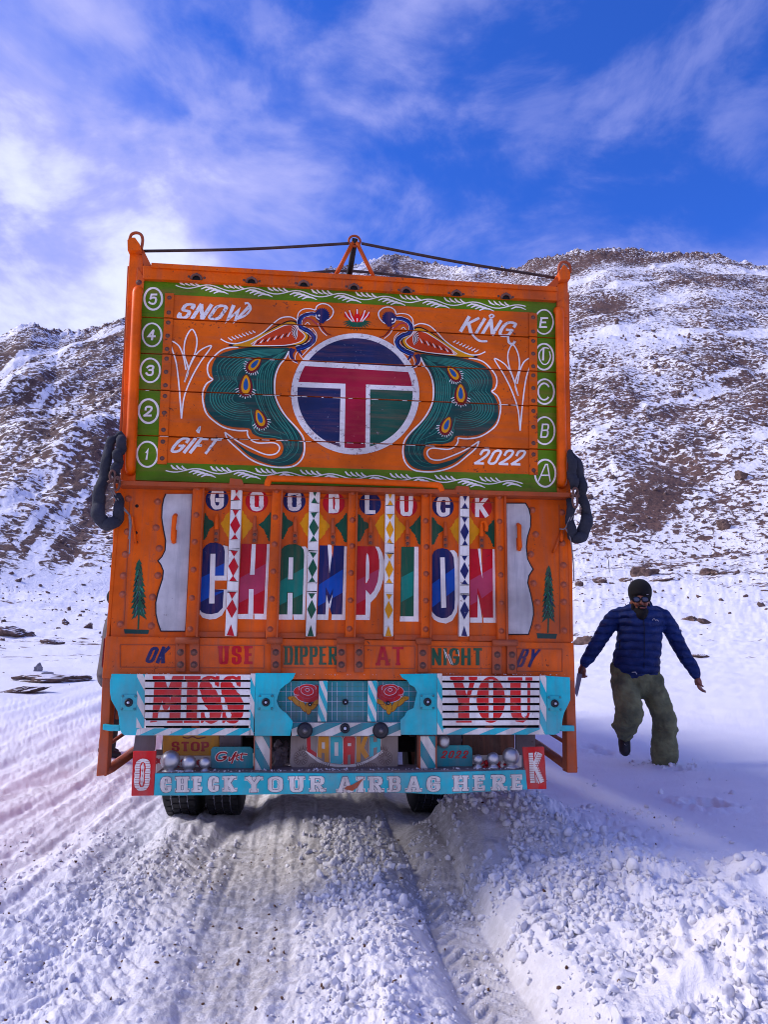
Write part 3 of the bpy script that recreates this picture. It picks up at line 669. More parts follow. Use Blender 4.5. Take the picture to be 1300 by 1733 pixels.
def rock_mat():
    k = NT('boulder_rock'); rcol = k.mix(k.rng(k.noise(3, 8, .65), .35, .65), lin((126, 100, 90)), lin((80, 62, 58)))
    geo = k.n('ShaderNodeNewGeometry'); sx = k.n('ShaderNodeSeparateXYZ'); k.l(geo.outputs['Normal'], sx.inputs[0])
    k.col(k.mix(k.rng(k.math('ADD', sx.outputs[2], k.math('MULTIPLY', k.noise(2.2, 5, .6), .5)), 1.06, 1.14), rcol, (.88, .84, .9, 1)))
    k.rough(.9); k.nor(k.bump(k.noise(4, 9, .75), .12, .9)); return k.m
ROCK = rock_mat()
def boulder(px_, py_, wpx, hpx, label, seed, name='boulder', mat=None, group=None):
    p = march(px_, py_+hpx*.42); d = math.hypot(p[0], p[1]); sw = wpx/F_PX*d/2; sh = hpx/F_PX*d/2*1.7; sw *= 1.08
    bm = bmesh.new(); bmesh.ops.create_icosphere(bm, subdivisions=4, radius=1); rr2 = np.random.default_rng(seed)
    offs = Vector(rr2.uniform(-9, 9, 3)); pl_ = rr2.normal(size=(14, 3)); pl_ /= np.linalg.norm(pl_, axis=1)[:, None]; dd = rr2.uniform(.42, .85, 14)
    for v in bm.verts:
        c = v.co.copy()
        for q, e in zip(pl_, dd):
            t = c.dot(Vector(q))-e
            if t > 0: c -= Vector(q)*t*.92
        c *= 1+.30*mnoise.noise(c*1.9+offs)+.14*mnoise.noise(c*5+offs)+.06*mnoise.noise(c*13+offs); v.co = Vector((c.x*sw, c.y*sw*.7, c.z*sh))
    me = bpy.data.meshes.new(name); bm.to_mesh(me); bm.free()
    for q in me.polygons: q.use_smooth = False
    me.materials.append(mat or ROCK); o = bpy.data.objects.new(name, me); COL.objects.link(o)
    o.location = (p[0], p[1], p[2]+sh*.22); o.rotation_euler = (0, rr2.uniform(-.12, .12), math.atan2(-p[0], p[1])); tag(o, label, 'boulder', group); return o
from mathutils import noise as mnoise
BL = [(1092, 966, 56, 17, 'largest tan boulder on the snow slope above the walking man', 1), (992, 1083, 42, 16, 'flat tan rock in the snow between the truck and the man\'s raised arm', 2),
 (1166, 1047, 34, 9, 'low brown rock lying right of the man\'s head', 3), (1192, 1050, 20, 7, 'small brown rock just right of the low rock beside the man\'s head', 4), (1014, 982, 26, 9, 'dark rounded rock near the foot of the thin stake', 5),
 (1057, 980, 24, 7, 'narrow flat rock left of the largest tan boulder', 6), (979, 988, 16, 8, 'little grey rock against the right edge of the truck', 7), (1198, 966, 26, 10, 'brown rock right of the largest tan boulder', 8),
 (1120, 980, 36, 7, 'long flat grey rock right under the largest tan boulder', 9), (1186, 1110, 26, 5, 'thin dark stone low in the snow right of the man', 10), (1255, 804, 30, 15, 'round brown boulder at the foot of the right mountain face', 11),
 (1226, 888, 22, 14, 'brown boulder on the right slope below the streaked scree', 12), (66, 1130, 14, 13, 'upright grey stone in the snow left of the truck', 13), (110, 1052, 15, 9, 'small dark brown rock left of the truck', 14),
 (22, 1070, 52, 14, 'dark brown ledge at the left edge of the snow plain', 15), (110, 1146, 120, 13, 'long brown rock ledge left of the truck near the track', 16), (30, 1168, 70, 10, 'low brown ledge at the left edge beside the track', 17),
 (92, 1086, 40, 9, 'flat brown slab in the snow plain left of the truck', 18), (78, 1140, 18, 6, 'small dark stone beneath the upright grey stone', 19), (150, 1060, 18, 8, 'small brown rock half way between the dark rock and the truck', 20)]
GREYR = plain('grey_stone', (120, 118, 126), .9, 0, .01, 20, .3)
for x, y, w_, h_, lb, sd_ in BL: boulder(x, y, w_, h_, lb, sd_, mat=GREYR if 'upright grey' in lb else None)
# stones strewn over the foot of the slopes: too many to count
def stones():
    r = np.random.default_rng(21); n = 5200; az = r.uniform(-.52, .52, n); rf = foot_r(az); t = r.random(n)
    rr3 = np.where(r.random(n) < .3, 16+(rf-16)*t**.6, rf+(ridge_r(az)-rf)*.55*t**1.4); x, y = rr3*np.sin(az), rr3*np.cos(az)
    rk, _ = ground_attr(x, y); kp = r.random(n) < rk*1.5; x, y, rr3 = x[kp], y[kp], rr3[kp]; z = ground(x, y)
    sz = rr3/F_PX*(1.2+4.5*r.random(len(x))**3.5); o = scatter(np.stack([x, y, z], -1), sz, clod_shapes(1, 12, 31), 'scree', ROCK, 33, .1); tag(o, 'brown scree stones strewn over the snowy mountain foot', 'scree', kind='stuff')
stones()
# thin stake
p = march(1032, 968); b = MB(); d = math.hypot(p[0], p[1]); H_ = 30/F_PX*d*1.05
b.tube([(0, 0, -.1), (-.01*H_, 0, H_*.6), (-.12*H_, 0, H_)], [.05, .035, .02], DARK, 8); o = b.build('marker_stake'); o.location = tuple(p); tag(o, 'thin dark stake standing in the snow above the man', 'stake')

# ------------------------------------------------------------------ the truck
TR = empty('decorated_truck', tuple(O3), YAW, 'orange hand-painted cargo truck seen from behind, parked on the snowy track', 'truck')
def vmean(z, pts, w=0.): return sum(P(*z(*p), w)[1] for p in pts)/len(pts)
V_TOP = vmean(ID, [(243, 470), (942, 509)]); V_BOT = vmean(ID, [(230, 814), (942, 832)])
seams = [vmean(ID, p) for p in ([(240, 538.5), (943, 571)], [(238, 599.5), (943, 629)], [(236, 660), (941, 688)], [(233, 736.5), (942, 762)])]
UL0, UR0 = P(236, 640)[0], P(943, 660)[0]
G = .0035
edges = [V_TOP]+seams+[V_BOT]
BANDS = []
BAND_FULL = []
for i in range(5):
    hi, lo = edges[i], edges[i+1]
    BANDS.append((lo+(G if i < 4 else 0), hi-(G if i else 0)))
# dark backing behind the gaps
def planks():
    g0 = (P(292, 640)[0], P(902, 660)[0])
    for i, (lo, hi) in enumerate(BANDS):
        t = .0006*((i*7) % 3)
        b = MB()
        b.box(UL0-.02, UR0+.02, lo, hi, -.045, -.0006*0, ORANGE_W)
        o = b.build('plank', TR, .003)
        # green border painted on each plank is a thin coat of its own
planks()
b = MB(); b.box(UL0-.03, UR0+.03, V_BOT-.02, V_TOP+.02, -.075, -.055, GAP); b.build('headboard_backing', TR)
# the snow lying on the two open plank edges
art = Art(TR, .001, BANDS)
# --- green border
art.poly(Q(ID, [(241, 466), (945, 507), (945, 531), (902, 529), (292, 499), (240, 496)]), GREEN_W, 0)
art.poly(Q(ID, [(229, 783), (276, 783), (905, 803), (945, 806), (943, 836), (229, 818)]), GREEN_W, 0)
art.poly(Q(ID, [(242, 466), (291, 469), (286, 600), (278, 783), (277, 812), (229, 815), (232, 700), (237, 560)]), GREEN_W, .5)
art.poly(Q(ID, [(903, 505), (945, 505), (944, 640), (943, 836), (903, 833), (905, 640)]), GREEN_W, .5)
art.done('green_border', 'grass green painted border')
art = Art(TR, .0018, BANDS)
# --- vines
def vine(x0, y0, x1, y1, per, amp, ph=0.):
    n = (x1-x0)/per; base = lambda x: y0+(y1-y0)*(x-x0)/(x1-x0)
    yy = lambda x: base(x)+amp*math.sin(2*math.pi*(x-x0)/per+ph)
    art.stroke([P(x, yy(x)) for x in np.linspace(x0, x1, int(n*12))], .0062, WHITE_C, 1)
    tp = lambda t: .45+.95*math.sin(math.pi*min(1, t*.85+.12))
    k = -1
    while True:
        k += 1; xt = x0+per*(k+.25-ph/2/math.pi)      # trough of the line (largest y)
        if xt-per > x1: break
        for j in range(4):       # leaves above the trough
            x = xt-14+j*9; 
            if x < x0+4 or x+14 > x1: continue
            art.stroke([P(x, base(x)-8.5+j*.3), P(x+4, base(x)-3.5+j*.2), P(x+11, base(x)-.2)], .0078, WHITE_C, 1, taper=tp)
        xc = xt+per/2
        for j in range(4):       # leaves hanging below the crest
            x = xc-13+j*7
            if x < x0+4 or x+24 > x1: continue
            y = base(x)+1.8+j*2.0
            art.stroke([P(x, y+2), P(x+8, y-1.6), P(x+17, y-.6), P(x+25, y+3.2)], .0070, WHITE_C, 1, taper=tp)
vine(297, 483, 890, 521, 75, 4.0); vine(280, 795, 885, 818, 76, 3.6, .4)
art.done('painted_vine', 'white vine scrolls on the green border')
# --- lettering on the headboard
art = Art(TR, .0018, BANDS)
text(art, 'SNOW', [(306, 513), (420, 517), (412, 545), (302, 539)], (.021, .015), WHITE_O, 2, slant=.42, gap=.12)
art.stroke(Q(Z1, catmull([(655, 520), (700, 500), (728, 465), (715, 435), (695, 436)])), .012, WHITE_O, 2)
art.stroke(Q(Z1, [(335, 490), (345, 515), (375, 517)]), .016, WHITE_O, 2)
text(art, 'KING', [(785, 534), (872, 545), (868, 572), (782, 562)], (.019, .015), WHITE_O, 2, slant=.42, gap=.12)
art.stroke(Q(ZE, catmull([(205, 455), (250, 530), (310, 575), (385, 577)])), .013, WHITE_O, 2)
art.stroke(Q(ZE, catmull([(590, 520), (600, 590), (640, 605), (660, 575)])), .014, WHITE_O, 2)
art.stroke(Q(ZE, catmull([(400, 330), (425, 310), (450, 325), (425, 345), (405, 335)])), .009, WHITE_O, 2)
text(art, 'GIFT', [(299, 740), (372, 742), (362, 769), (288, 766)], (.017, .013), WHITE_O, 2, slant=.35, gap=.14)
art.stroke(Q(Z1, catmull([(432, 1140), (448, 1118), (440, 1148)])), .012, WHITE_O, 2)
text(art, '2022', [(812, 760), (889, 762), (885, 788), (806, 786)], (.014, .013), WHITE, 2, slant=.32, gap=.2)
art.done('painted_lettering', 'worn white brush words SNOW KING and GIFT 2022')
# --- circled figures
def circled(cx, cy, rx, ry, fn, nm):
    a = Art(TR, .0018, BANDS)
    pts = [P(cx+rx*math.cos(t), cy+ry*math.sin(t)) for t in [2*math.pi*k/30 for k in range(30)]]
    a.stroke(pts, .009+.003*random.random(), WHITE_C, 1, True)
    fn(a); a.done('painted_numeral' if nm in '12345' else 'painted_letter', 'white circled '+nm+' on the green border')
def tx(c, cx, cy, w=7, h=9, nib=.011):
    return lambda a: text(a, c, [(cx-w, cy-h), (cx+w, cy-h), (cx+w-1, cy+h), (cx-w-1, cy+h)], (nib, nib), WHITE_C, 2, slant=.1)
for c, (cx, cy), rx in (('5', (259, 506), 15), ('4', (257, 567), 16), ('3', (254, 627), 16.5), ('2', (251, 696), 16.5), ('1', (249, 769), 17.5)):
    circled(cx, cy, rx, rx*1.22, tx(c, cx, cy), c)
circled(921, 545, 15.5, 20.5, tx('E', 921, 546), 'E')
def dfn(a):
    a.stroke(Q(ZE, [(948, 640), (940, 770)]), .011, WHITE_C, 2)
    a.stroke(Q(ZE, catmull([(1000, 650), (950, 645), (905, 690), (905, 750), (940, 805), (985, 800), (1015, 740), (1005, 680)])), .007, WHITE_C, 2)
circled(921, 604, 16, 22, dfn, 'D')
def cfn(a):
    a.stroke([P(921+11*math.cos(t)*.9, 663+14*math.sin(t)) for t in [math.radians(d) for d in range(40, 330, 12)]], .010, WHITE_C, 2)
circled(922, 663, 16, 21, cfn, 'C')
circled(922, 729, 17, 23, tx('B', 923, 729, 7, 12, .009), 'B')
circled(923, 801, 17.5, 23, tx('A', 924, 800, 11, 15, .0075), 'A')

# --- emblem
art = Art(TR, .0020, BANDS)
cx, cy = ZC(630, 608)
ell = [(630+565*math.cos(t), 608+533*math.sin(t)) for t in [2*math.pi*k/72 for k in range(72)]]
art.poly(Q(ZC, ell), WHITE_O, 1)
inn = [(628+508*math.cos(t), 603+485*math.sin(t)) for t in [2*math.pi*k/90 for k in range(90)]]
def half(a, b, keep):
    """line through a, b in zoom pixels; keep 'below' (y larger) or 'above', 'left' or 'right'"""
    dx, dy = b[0]-a[0], b[1]-a[1]
    f = lambda p: dx*(p[1]-a[1])-dy*(p[0]-a[0])
    sg = 1
    t = {'below': (a[0], a[1]+1e3), 'above': (a[0], a[1]-1e3), 'left': (a[0]-1e3, a[1]), 'right': (a[0]+1e3, a[1])}[keep]
    if f(t) < 0: sg = -1
    return lambda p: sg*f(p)
def cut(poly, *hs):
    for h in hs: poly = clip_half(poly, h)
    return poly
art.poly(Q(ZC, cut(inn, half((208, 320), (1050, 368), 'above'))), NAVY_W, 2)
art.poly(Q(ZC, cut(inn, half((180, 362), (1085, 415), 'below'), half((130, 503), (1125, 540), 'above'))), RED_W, 2)
art.poly(Q(ZC, cut(inn, half((130, 500), (1125, 537), 'below'), half((545, 530), (536, 1075), 'right'), half((725, 535), (719, 1075), 'left'))), RED_W, 2.3)
art.poly(Q(ZC, cut(inn, half((120, 548), (500, 562), 'below'), half((501, 562), (490, 1065), 'left'))), NAVY_W, 2)
art.poly(Q(ZC, cut(inn, half((762, 568), (1135, 582), 'below'), half((762, 568), (759, 1075), 'right'))), GREEN_D, 2)
art.done('painted_emblem', 'round white-ringed emblem with a crimson T on navy and green')

# --- peacocks (drawn on the left, mirrored about the emblem for the right one)
UC = P(601.5, 640)[0]
RUST = paint('rust_red_paint', (214, 66, 14), chips=.3, grime=.15, grain='h')
def peacock(mir):
    a = Art(TR, .0020, BANDS)
    def q(pts, n=5, closed=False):
        r = Q(ZA, catmull(pts, n, closed) if n else pts)
        return [(2*UC-x-.004, y+.001) for x, y in r] if mir else r
    def ln(pts, w, mat, l, tp=None, closed=False): a.stroke(q(pts, 5, closed), w*PXM, mat, l, closed, taper=tp)
    body = [(830, 465), (700, 462), (500, 460), (350, 478), (240, 510), (180, 560), (150, 630), (150, 700), (165, 742), (130, 780), (95, 850), (85, 930), (100, 1000), (150, 1070), (230, 1130), (330, 1160),
            (475, 1172), (510, 1220), (600, 1255), (715, 1262), (768, 1305), (776, 1365), (742, 1418), (670, 1440), (560, 1410), (450, 1360), (335, 1275), (385, 1330), (480, 1412), (600, 1470), (720, 1500), (830, 1492), (905, 1450), (948, 1370),
            (946, 1290), (935, 1255), (900, 1190), (820, 1100), (740, 1000), (700, 900), (690, 820), (695, 720), (730, 620), (785, 545)]
    a.poly(q(body, 3, True), PEA, 1)
    out_ = [(380, 458), (300, 462), (230, 485), (165, 540), (118, 600), (108, 660), (125, 715), (152, 742), (100, 780), (68, 850), (70, 940), (100, 1040), (170, 1110), (260, 1165), (370, 1190), (462, 1190)]
    ln(out_, 2.6, WHITE_C, 2)
    ln([(462, 1190), (462, 1228), (495, 1275), (560, 1300), (690, 1298), (738, 1325), (738, 1365), (700, 1398), (620, 1400), (500, 1350), (380, 1288), (262, 1205)], 2.4, WHITE_C, 2)
    ln([(262, 1205), (290, 1270), (380, 1355), (470, 1432), (570, 1482), (700, 1512), (850, 1508), (930, 1455), (962, 1370), (955, 1260), (900, 1175), (800, 1065), (735, 960), (702, 860), (706, 720), (742, 620), (790, 560), (826, 492)], 2.6, WHITE_C, 2)
    cur = [
        [(785, 478), (500, 487), (340, 520), (235, 570), (192, 640), (215, 742)], [(765, 497), (560, 504), (400, 530), (295, 590), (250, 655), (290, 745)],
        [(740, 515), (560, 530), (420, 565), (335, 625), (295, 680), (333, 745)], [(600, 545), (460, 575), (380, 640), (335, 700), (372, 768)], [(470, 620), (400, 660), (365, 720), (375, 800)],
        [(215, 742), (155, 812), (132, 900), (160, 985), (240, 1052), (350, 1092), (482, 1102)], [(290, 745), (222, 805), (180, 885), (202, 965), (270, 1022), (370, 1056), (480, 1062)],
        [(333, 752), (262, 832), (232, 905), (262, 975), (340, 1012), (420, 1020), (492, 1000)], [(375, 795), (312, 842), (272, 902), (302, 955), (370, 982), (445, 975)], [(385, 835), (335, 882), (332, 928), (378, 952), (432, 942)],
        [(800, 495), (705, 600), (672, 720), (668, 820), (680, 900), (725, 1000), (805, 1110), (870, 1200), (908, 1300), (893, 1380), (825, 1445), (740, 1470), (640, 1455)],
        [(775, 505), (668, 600), (632, 720), (630, 820), (642, 900), (675, 1000), (752, 1120), (822, 1200), (855, 1290), (835, 1370), (785, 1432)],
        [(745, 515), (632, 600), (592, 700), (588, 820), (602, 920), (642, 1030), (712, 1140), (780, 1215), (818, 1290), (800, 1370)], [(705, 540), (592, 620), (550, 720), (548, 820), (566, 905), (600, 1000), (650, 1090), (720, 1170)],
        [(505, 740), (522, 850), (550, 950), (605, 1060), (662, 1150), (742, 1200), (800, 1232)], [(502, 1110), (512, 1168), (562, 1222), (680, 1240), (762, 1262), (800, 1320)], [(490, 1000), (500, 1060), (530, 1150), (590, 1200), (660, 1212)]]
    def rs_(c, n=14):
        q_ = catmull(c, 6); return [q_[int(i*(len(q_)-1)/(n-1))] for i in range(n)]
    cur = cur+[[((x0+x1)/2, (y0+y1)/2) for (x0, y0), (x1, y1) in zip(rs_(cur[i]), rs_(cur[i+1]))] for i in (0, 1, 2, 3, 5, 6, 7, 8, 10, 11, 12)]
    for c in cur:
        ln([(x+9, y+8) for x, y in c], 2.2, BLACK if False else PEA, 1.6); ln(c, 1.35, PEAL, 2, lambda t: .45+.75*math.sin(math.pi*min(1, t+.12)))
    # eyes of the tail
    for (ex, ey, ang, sc) in ((525, 605, .75, 1.), (447, 785, .05, 1.15), (570, 1080, -.35, 1.05)):
        def drop(rx, ry, dx=0, dy=0):
            pts = []
            for k in range(20):
                t = 2*math.pi*k/20; x = rx*math.sin(t)*(.55+.45*(1-math.cos(t))/2); y = -ry*math.cos(t)
                x, y = x+dx, y+dy
                pts.append((ex+sc*(x*math.cos(ang)-y*math.sin(ang)), ey+sc*(x*math.sin(ang)+y*math.cos(ang))))
            return pts
        for k in range(11):
            t = math.radians(20+14*k); r0, r1 = 66, 66+28+6*(k % 2)
            p0 = (r0*.85*math.cos(t), 10+r0*math.sin(t)); p1 = (r1*.9*math.cos(t), 10+r1*math.sin(t))
            pp = [(ex+sc*(x*math.cos(ang)-y*math.sin(ang)), ey+sc*(x*math.sin(ang)+y*math.cos(ang))) for x, y in (p0, p1)]
            a.stroke(q(pp, 0), 1.3*PXM, WHITE, 3)
        a.poly(q(drop(66, 86, 0, 8), 0), MAR, 3.3); a.poly(q(drop(44, 72, 0, 0), 0), YEL, 3.6); a.poly(q(drop(24, 46, 0, -2), 0), LTBLUE, 4)
    # wing
    a.poly(q([(290, 438), (450, 396), (600, 332), (720, 268), (820, 224), (890, 232), (925, 280), (992, 330), (1003, 372), (970, 422), (900, 447), (700, 458), (500, 462), (380, 455)], 3, True), BLACK, 3)
    a.poly(q([(330, 440), (450, 402), (600, 340), (720, 278), (820, 236), (880, 242), (915, 288), (980, 338), (992, 372), (960, 414), (890, 436), (700, 448), (500, 452), (400, 450)], 3, True), YEL, 3.4)
    a.poly(q([(495, 430), (620, 352), (720, 300), (800, 266), (882, 268), (910, 300), (958, 345), (962, 372), (918, 410), (800, 438), (620, 442)], 3, True), RUST, 3.8)
    ln([(490, 432), (620, 350), (720, 298), (800, 264), (885, 266), (912, 302), (960, 345), (963, 374), (918, 412), (800, 440), (620, 444), (500, 440)], 1.5, WHITE_C, 4.2)
    for k in range(7):
        r = 20+k*9
        ln([(845+r*math.cos(t)*.75, 335+r*math.sin(t)*1.05) for t in [math.radians(d) for d in range(-80, 70, 25)]], 1.2, (WHITE, BLACK)[k % 2], 4.3+.1*k)
    for k in range(11):
        x = 520+k*30; y = 425-k*7
        ln([(x-6, y+10), (x+14, y-12-k), (x+20, y-20-k)], 1.9, (WHITE, BLACK)[k % 2], 4.6, lambda t: 1.2-.8*t)
    ln([(225, 385), (290, 418), (370, 425), (480, 392), (600, 328), (690, 248), (760, 200), (840, 192), (900, 222)], 2.2, WHITE_C, 4)
    for k in range(8): ln([(290+k*31, 372-k*9), (305+k*30, 385-k*9), (328+k*29, 398-k*10)], 1.9, WHITE_C, 4, lambda t: .6+.8*t)
    # neck, feet, head
    neck = [(1085, 175), (1020, 165), (950, 185), (918, 235), (935, 285), (1000, 318), (1042, 365), (1030, 410), (975, 450), (890, 475)]
    ln(neck, 10.5, WHITE_C, 4.6, lambda t: .75+.35*t); ln(neck, 8.6, NAVY, 5, lambda t: .75+.4*t); ln([(x+6, y+5) for x, y in neck], 1.3, BLUE, 5.3)
    ln([(860, 470), (845, 520), (862, 560), (905, 595)], 8.5, NAVY, 5, lambda t: 1.2-1.1*t); ln([(905, 465), (925, 505), (948, 530)], 7, NAVY, 5, lambda t: 1.1-t)
    ln([(822, 500), (832, 550), (868, 585), (905, 600)], 1.2, WHITE_C, 4.8); ln([(905, 600), (880, 560), (890, 515), (915, 485)], 1.2, WHITE_C, 4.8); ln([(915, 485), (925, 530), (950, 560)], 1.2, WHITE_C, 4.8); ln([(940, 535), (1000, 470), (1060, 410), (1068, 340), (1030, 290)], 1.3, WHITE_C, 4.4)
    sp = []
    for k in range(44):
        t = 2*math.pi*k/44; r = 58+(13 if k % 2 and (t > 3.3 or t < .6) else 0)
        sp.append((1118+r*math.cos(t), 180+r*math.sin(t)))
    a.poly(q(sp, 0), NAVY, 5.4)
    a.poly(q([(1080, 215), (1100, 245), (1130, 250), (1145, 225), (1110, 200)], 0), NAVY, 5.5)
    ln([(1060, 130), (1075, 95), (1120, 75), (1175, 88), (1215, 130), (1210, 175), (1180, 210), (1150, 225)], 2.2, WHITE_C, 4.5)
    ln([(900, 215), (910, 160), (950, 125), (1010, 120), (1060, 132)], 1.8, WHITE_C, 4.5)
    ln([(1065, 172), (1070, 200), (1095, 215)], 2.0, WHITE, 6); a.ell(q([(1092, 180)], 0)[0], .006, .006, WHITE, 6)
    ln([(1095, 245), (1125, 295), (1160, 335), (1200, 352)], 2.6, MAR, 4.6, lambda t: 1.1-.6*t); ln([(1080, 250), (1110, 310), (1160, 358)], 1.4, WHITE_C, 4.5); ln([(955, 235), (975, 205), (1020, 210), (1060, 245), (1085, 262)], 2, PINK, 5.6)
    ln([(120+845, 262), (990, 240), (1010, 260)], 1.2, WHITE_C, 4.6)
    a.done('painted_peacock', 'green-tailed painted peacock '+('right' if mir else 'left')+' of the round emblem')
peacock(False); peacock(True)
# --- lotus
art = Art(TR, .0020, BANDS)
ZT = zoom(580, 380, 3.023)
for k in range(13):
    t = math.radians(10+160*k/12)
    art.stroke(Q(ZT, [(74+18*math.cos(t), 490+12*math.sin(t)), (74+74*math.cos(t), 486+52*math.sin(t)+6)]), .016, GREEN, 1, taper=lambda t: 1.15-t)
for dx, sp_, h in ((-52, -10, 60), (52, 10, 60), (-32, -8, 68), (32, 8, 68), (0, 0, 74)):
    art.poly(Q(ZT, [(74+dx*.3-8, 500), (74+dx-14, 470), (74+dx+sp_, 500-h), (74+dx+14, 470), (74+dx*.3+8, 500)]), REDL, 2+abs(dx)*-.01)
    art.stroke(Q(ZT, [(74+dx*.5, 497), (74+dx*.95, 470), (74+dx+sp_, 500-h+8)]), .006, WHITE, 3)
art.ell(Q(ZT, [(74, 470)])[0], .012, .013, REDL, 3.5)
art.done('painted_lotus', 'small red lotus painted between the peacocks')
# --- outlined leaf sprays
for mir in (0, 1):
    a = Art(TR, .0020, BANDS)
    def q(pts):
        r = Q(Z1, catmull(pts, 5)); return [(2*UC-x, y+.004) for x, y in r] if mir else r
    for pts in ([(363, 868), (385, 800), (362, 710), (370, 630), (405, 577), (432, 630), (424, 700), (392, 780), (365, 868)],
                [(347, 1068), (335, 900), (318, 760), (286, 648), (330, 665), (356, 720), (372, 800)],
                [(347, 1068), (362, 950), (400, 850), (450, 760), (512, 670), (455, 690), (415, 735), (385, 800)]):
        a.stroke(q(pts), .0075, WHITE_C, 1)
    a.done('painted_flower', 'white outlined leaf spray '+('right' if mir else 'left')+' of the peacocks')

a = Art(TR, .0028); rr = random.Random(4)
for (x0, y0, x1, y1), dens in (((236, 660, 941, 688), .34), ((233, 736.5, 942, 762), .55), ((238, 599.5, 943, 629), .08)):
    x = x0+10
    while x < x1-60:
        l = rr.uniform(3, 16)
        if rr.random() < dens*(1 if 150 < x-x0 < 560 else .35):
            y = y0+(y1-y0)*(x-x0)/(x1-x0)+.7; ye = y+(y1-y0)*l/(x1-x0)
            a.stroke([P(x, y), P(x+l, ye)], rr.uniform(.0018, .0034), WHITE_C, 1)
        x += l+rr.uniform(1, 5)
o = a.done('gap_frost'); tag(o, 'specks of snow caught in the plank gaps', kind='stuff')
# --- metal edge strips with bolts
def bolt(parent, u, v, w, r=.012, mat=STEEL, name='bolt'):
    global BOLT_ME
    key = (round(r, 4), mat.name)
    if key not in BOLTS:
        b = MB(); b.lathe([(0, .9*r), (.45*r, .86*r), (.8*r, .62*r), (r, .25*r), (r*1.05, 0), (r*1.5, 0), (r*1.5, -.2*r)], (0, 0, 0), (0, -1, 0), mat, 10)
        BOLTS[key] = b
        o = b.build(name, parent); BOLTS[key] = o.data
    else:
        o = bpy.data.objects.new(name, BOLTS[key]); COL.objects.link(o); o.parent = parent
    o.location = (u, -w, v); return o
BOLTS = {}
def quadbox(name, pts, w0, w1, mat, bevel=.003, parent=None, label=None, wref=None):
    """a plate whose front outline is traced in photo pixels"""
    b = MB(); b.prism([P(x, y, w1 if wref is None else wref) for x, y in pts], w0, w1, mat); return b.build(name, parent or TR, bevel, label)
for xs in (((283, 300), (283, 300), (272, 808)), ((903, 508), (905, 640), (904, 830))):
    pass
def edge_strip(tx_, ty, bx, by, n, gm):
    t_ = P(tx_, ty); b_ = P(bx, by)
    b = MB()
    for i, (lo, hi) in enumerate(BANDS):
        def uu(v): return b_[0]+(t_[0]-b_[0])*(v-b_[1])/(t_[1]-b_[1])
        hi2, lo2 = min(hi, t_[1]), max(lo, b_[1])
        mat = GREEN_W if False else ORANGE_D
        b.prism([(uu(hi2)-.024, hi2), (uu(hi2)+.024, hi2), (uu(lo2)+.024, lo2), (uu(lo2)-.024, lo2)], .002, .0075, GREEN_W if i == 9 else ORANGE_W)
    o = b.build('edge_strip', TR, .001)
    for i, (lo, hi) in enumerate(BANDS):
        for f_ in (.12, .5, .88):
            v = lo+(hi-lo)*f_
            if v < b_[1] or v > t_[1]: continue
            bolt(o, b_[0]+(t_[0]-b_[0])*(v-b_[1])/(t_[1]-b_[1]), v, .0078, .0085)
edge_strip(287, 497, 274, 786, 0, 0); edge_strip(902, 531, 903, 804, 0, 0)

# --- posts, pipes, rails
def col_post(left):
    if left:
        o = quadbox('corner_post', [(219, 425), (242, 432), (241, 470), (228, 815), (203, 812), (212, 560), (216, 470)], -.05, .012, ORANGE, .004)
        quadbox('post_flange', [(215, 450), (218, 450), (214, 540), (205, 735), (201, 735), (210, 560)], -.05, .004, ORANGE_D, .002, o)
        cap = quadbox('post_cap', [(215, 406), (221, 402), (228, 402), (236, 413), (239, 424), (239, 423.5), (215.5, 423.5)], -.05, .05, ORANGE, .004, o)
        gus = quadbox('gusset', [(232, 452), (244, 470), (241, 498), (228, 492)], .013, .02, ORANGE, .002, o)
        bolt(o, *P(234.5, 478, .02), .021, .011)
        quadbox('corner_brace', [(241, 420), (256, 450), (243, 452), (238, 425)], -.03, .02, ORANGE_D, .002, o)
        lp = [(219, 405), (222, 397), (230, 394), (238, 397), (241, 406), (239, 421)]
    else:
        o = quadbox('corner_post', [(943, 480), (962, 476), (963, 560), (967, 835), (944, 834), (943, 560)], -.05, .012, ORANGE, .004)
        quadbox('post_flange', [(960, 496), (964, 496), (965, 640), (968, 800), (964, 800)], -.05, .004, ORANGE_D, .002, o)
        cap = quadbox('post_cap', [(946, 460), (950, 455), (955, 447), (961, 452), (966, 460), (966, 472), (949, 473)], -.05, .05, ORANGE, .004, o)
        gus = quadbox('gusset', [(944, 512), (944, 538), (962, 536), (962, 512), (955, 505)], .013, .02, ORANGE, .002, o)
        bolt(o, *P(948, 524, .02), .021, .011)
        quadbox('corner_brace', [(922, 488), (944, 467), (947, 478), (938, 490)], -.03, .02, ORANGE_D, .002, o)
        lp = [(946, 461), (947, 450), (952, 444), (959, 444), (965, 450), (966, 461)]
    b = MB(); b.tube([(u, -.03, v) for u, v in Q(ID, catmull(lp, 5), .03)], .0085, ORANGE_R, 8); b.build('lifting_loop', o)
col_post(True); col_post(False)
def vpipe(x0, y0, x1, y1):
    w = .045
    a = P(x0, y0, w); c = P(x1, y1, w)
    b = MB(); pts = [(a[0], -.012, a[1]+.01), (a[0], -.035, a[1]-.002)]
    for k in range(9):
        t = k/8; pts.append((a[0]+(c[0]-a[0])*t, -w, a[1]-.02+(c[1]+.02-a[1]+.02)*t))
    pts += [(c[0], -.035, c[1]+.002), (c[0], -.012, c[1]-.01)]
    b.tube(pts, .025, ORANGE_B, 16); b.build('guard_pipe', TR)
vpipe(232, 490, 219, 793); vpipe(947, 524, 953, 816)
